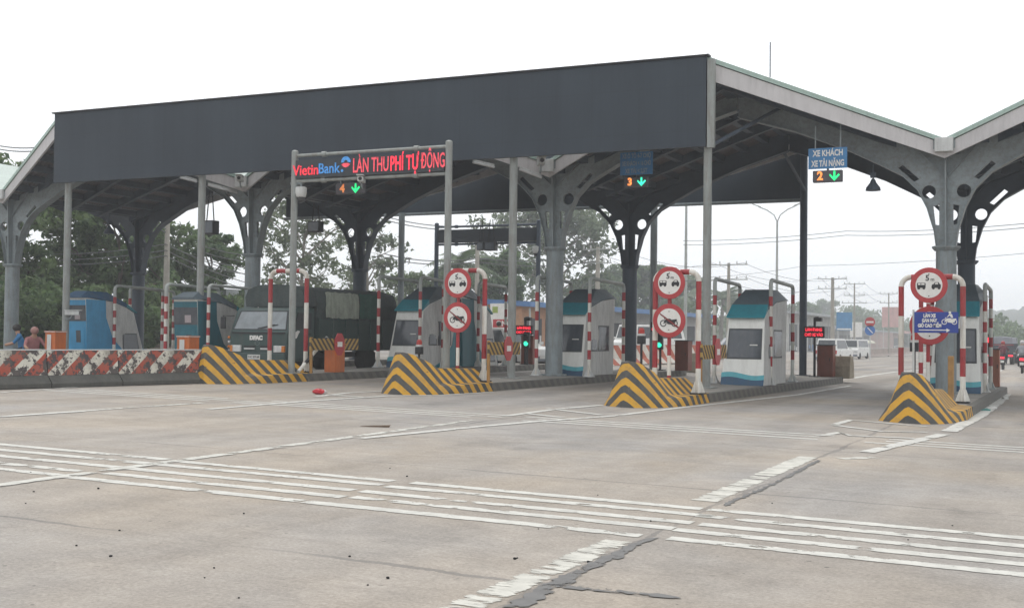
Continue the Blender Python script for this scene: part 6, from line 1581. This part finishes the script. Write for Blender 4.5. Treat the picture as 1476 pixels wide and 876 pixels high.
def far_barrier(a, b_, label, m_):
    d = (b_-a)[:2]; ln = np.hypot(*d); ang = math.atan2(d[1], d[0])-math.pi/2; t = thing('concrete_barrier', label, 'barrier', tuple(a), ang)
    b = MB(); b.prism([(-.3, 0), (.3, 0), (.14, .28), (.1, .85), (-.1, .85), (-.14, .28)], 'y', 0, ln); b.build('upright', m_, t, bevel=.02)
    b = MB(); b.prism([(-.104, .851), (.104, .851), (.104, .87), (-.104, .87)], 'y', 0, ln); b.build('cap', GREYW, t)
FARJ = stripes('far_red_white', (.62, .58, .52), (.42, .10, .05), 1.0, .7, wear=.3, grime=.4)
far_barrier(GF(868, 527), GF(1010, 523), 'red and white striped barrier beyond the canopy, behind the middle hoop', FARJ)
far_barrier(GF(1246, 514.5), GF(1340, 512), 'plain pink grey median barrier far down the road', mat('barrier_pinkgrey', (.36, .30, .27), .85, .2, 1, dirt=.3))
far_barrier(GF(1012, 519), GF(1066, 516), 'striped barrier beyond the canopy just left of the clean white booth', FARJ)
# pale concrete end blocks behind the last cabinet
for px, py, w_, lab in ((1213, 545, .7, 'tan concrete block at the end of the island behind the brown cabinet'), (1003, 533, .8, 'low grey concrete block behind the middle hoop')):
    Y_ = 40.2 if px > 1100 else 44; X_ = xy(px, Y_); b = MB(); b.prism([(-.45, 0), (.45, 0), (.34, .5), (.16, .72), (-.3, .72), (-.42, .4)], 'x', -w_/2, w_/2)
    o = b.build('concrete_block', mat('tan_concrete', (.36, .31, .24), .9, .2, 3, bump=.5, dirt=.4), None, (X_, Y_, gz(X_)+(.0 if px < 1100 else KERB-.05)), bevel=.03); tag(o, lab, 'block')

# ------------------------------------------------------------------ poles and wires
POLEC = mat('concrete_pole', (.36, .34, .30), .85, .15, 2, dirt=.3); WIRE = mat('cable', (.14, .145, .15), .7, .1, 3)
TOPS = {}
def upole(key, px, ytop, Y, label, r=.14, arms=(), insul=True):
    X_ = xy(px, Y); z0 = gz(X_, Y); H = AY(px, ytop, Y)[2]-z0; t = thing('utility_pole', label, 'utility pole', (X_, Y, z0), 0, 'concrete utility poles')
    b = MB(); b.tube([(0, 0, -.2), (0, 0, H)], [r*1.35, r*.85], 10); b.build('pole', POLEC, t, smooth=True)
    for dz, w_ in arms:
        b = MB(); b.box((0, -r, H-dz), (w_, .07, .065)); a = b.build('crossarm', GALV, t)
        for x in (-.46, -.22, .22, .46):
            c = MB(); c.lathe([(.03, 0), (.055, .05), (.03, .1), (.05, .14), (.02, .2)], 8, (x*w_, -r, H-dz+.05)); c.build('insulator', GREYW, a)
    TOPS[key] = (X_, Y, z0+H); return t
upole('a', 239, 322, 44, 'pale concrete pole before the trees at left, right of the second rear column', .13)
upole('b', 687, 340, 66, 'concrete pole seen below the dark rear gantry', .14)
upole('c', 861, 356, 70, 'concrete pole between the two middle columns', .14, ((.15, 1.9), (1.0, 1.9)))
upole('d', 1050, 379, 78, 'concrete pole with two crossarms left of the clean white booth', .11, ((.12, 2.6), (1.1, 2.6)))
upole('e', 1200, 400, 105, 'concrete pole with two crossarms right of the dark rear post', .15, ((.12, 2.5), (.95, 2.5)))
upole('f', 1231.5, 408, 130, 'thin pole with three crossarms right of the red LED sign', .085, ((.1, 2.2), (1.3, 2.2), (2.1, 2.6)))
upole('g', 1281, 422, 150, 'thin far pole with two crossarms left of the rightmost hoop', .085, ((.1, 2.1), (1.2, 2.1)))
def lamp(px, ytop, Y, label, arms):
    X_ = xy(px, Y); z0 = gz(X_, Y); H = AY(px, ytop, Y)[2]-z0; t = thing('street_lamp', label, 'street lamp', (X_, Y, z0), 0, 'tall street lamps')
    b = MB(); b.tube([(0, 0, 0), (0, 0, H)], [.13, .07], 10); b.build('pole', GALV, t, smooth=True)
    for sg in arms:
        b = MB(); b.tube([(0, 0, H-.1), (sg*.25, 0, H+.45), (sg*.8, 0, H+.85), (sg*1.5, 0, H+1.15)], .045, 8); a = b.build('arm', GALV, t, smooth=True)
        b = MB(); b.hexa([(sg*1.3, -.12, H+1.06), (sg*1.3, .12, H+1.06), (sg*1.3, .1, H+1.16), (sg*1.3, -.1, H+1.16)], [(sg*2.0, -.08, H+1.34), (sg*2.0, .08, H+1.34), (sg*2.0, .07, H+1.42), (sg*2.0, -.07, H+1.42)]); b.build('lamp_head', GALV, a)
lamp(1119.5, 318, 95, 'double armed street lamp against the white sky left of the dark rear post', (-1, 1))
lamp(988, 250, 80, 'tall thin lamp pole right of the middle columns, its head hidden by the canopy', (1,))
def wire(pts, sag, label, r=.014, n=14, group='overhead wires'):
    P = []
    for a, c in zip(pts, pts[1:]):
        a, c = Vector(a), Vector(c)
        for i in range(n+1):
            u = i/n; q = a.lerp(c, u); q.z -= sag*4*u*(1-u); P.append(q)
    c0 = P[0]; b = MB(); b.tube([q-c0 for q in P], r, 5); o = b.build('overhead_wire', WIRE, None, c0, smooth=True); return tag(o, label, 'wire', group)
for k, (y0, y1, Y0, Y1, r) in enumerate(((325, 297, 62, 48, .014), (331, 303, 62, 48, .014))):
    wire([tuple(AY(985, y0+22, 64)), tuple(AY(1220, y0+8, 58)), tuple(AY(1490, y1+24, Y1))], .12, 'thin wire crossing the white sky behind the right column', r)
for k, dy in enumerate((0, 8, 15)):
    wire([tuple(AY(-20, 362+dy, 46)), tuple(AY(239, 352+dy*1.1, 43.8)), tuple(AY(420, 408+dy*1.6, 56))], .3, 'wire running left from the pale concrete pole before the trees', .022)
for k, dy in enumerate((0, 5)):
    wire([tuple(AY(-15, 207+dy, 46)), tuple(AY(50, 213+dy, 44)), tuple(AY(239, 330+dy, 43.8))], .1, 'wire rising to the left frame edge above the eave', .03)
    wire([tuple(AY(555, 366+dy, 66)), tuple(AY(687, 372+dy, 66)), tuple(AY(861, 366+dy*2, 70))], .3, 'wire between the concrete poles seen under the canopy', .03)
    wire([tuple(AY(555, 312+dy, 60)), tuple(AY(640, 326+dy, 64)), tuple(AY(687, 345+dy, 66))], .1, 'wire dropping to the concrete pole below the rear gantry', .03)
for a, c in (('c', 'd'), ('d', 'e'), ('e', 'f'), ('f', 'g')):
    A, C = TOPS[a], TOPS[c]
    for sx in (-1.0, 1.0):
        for dz in (-.0, -.9): wire([(A[0]+sx, A[1], A[2]+dz), (C[0]+sx, C[1], C[2]+dz)], .7, 'wire sagging between the crossarms of the far poles', .013)
for k in range(4):
    wire([tuple(AY(285, 352+9*k, 50)), tuple(AY(360, 368+9*k, 55))], .1, 'wire seen above the truck between the trees', .025)
wire([tuple(AY(1010, 400, 66)), tuple(AY(1160, 383, 60)), tuple(AY(1490, 364, 50))], .1, 'faint lower wire crossing the white sky behind the right column', .009)
# cables along the left roof edge and antenna on the ridge
b = MB(); b.tube([(0, 0, 0), (0, 0, 1.0)], .018, 6); o = b.build('lightning_rod', STEEL_D, None, tuple(AY(1110, 112, 33.5))); tag(o, 'thin lightning rod standing on the right roof ridge', 'rod')

# ------------------------------------------------------------------ haze
hz_ = MB(); hz_.box((-60, 480, 15.5), (1900, 1180, 40)); hm = bpy.data.materials.new('haze'); hm.use_nodes = True
hn = hm.node_tree.nodes; hn.clear(); ho = hn.new('ShaderNodeOutputMaterial'); pv = hn.new('ShaderNodeVolumePrincipled')
pv.inputs['Color'].default_value = (.93, .96, 1, 1); pv.inputs['Density'].default_value = HAZE; pv.inputs['Anisotropy'].default_value = .2
hm.node_tree.links.new(pv.outputs[0], ho.inputs['Volume'])
tag(hz_.build('haze', hm), kind='stuff')
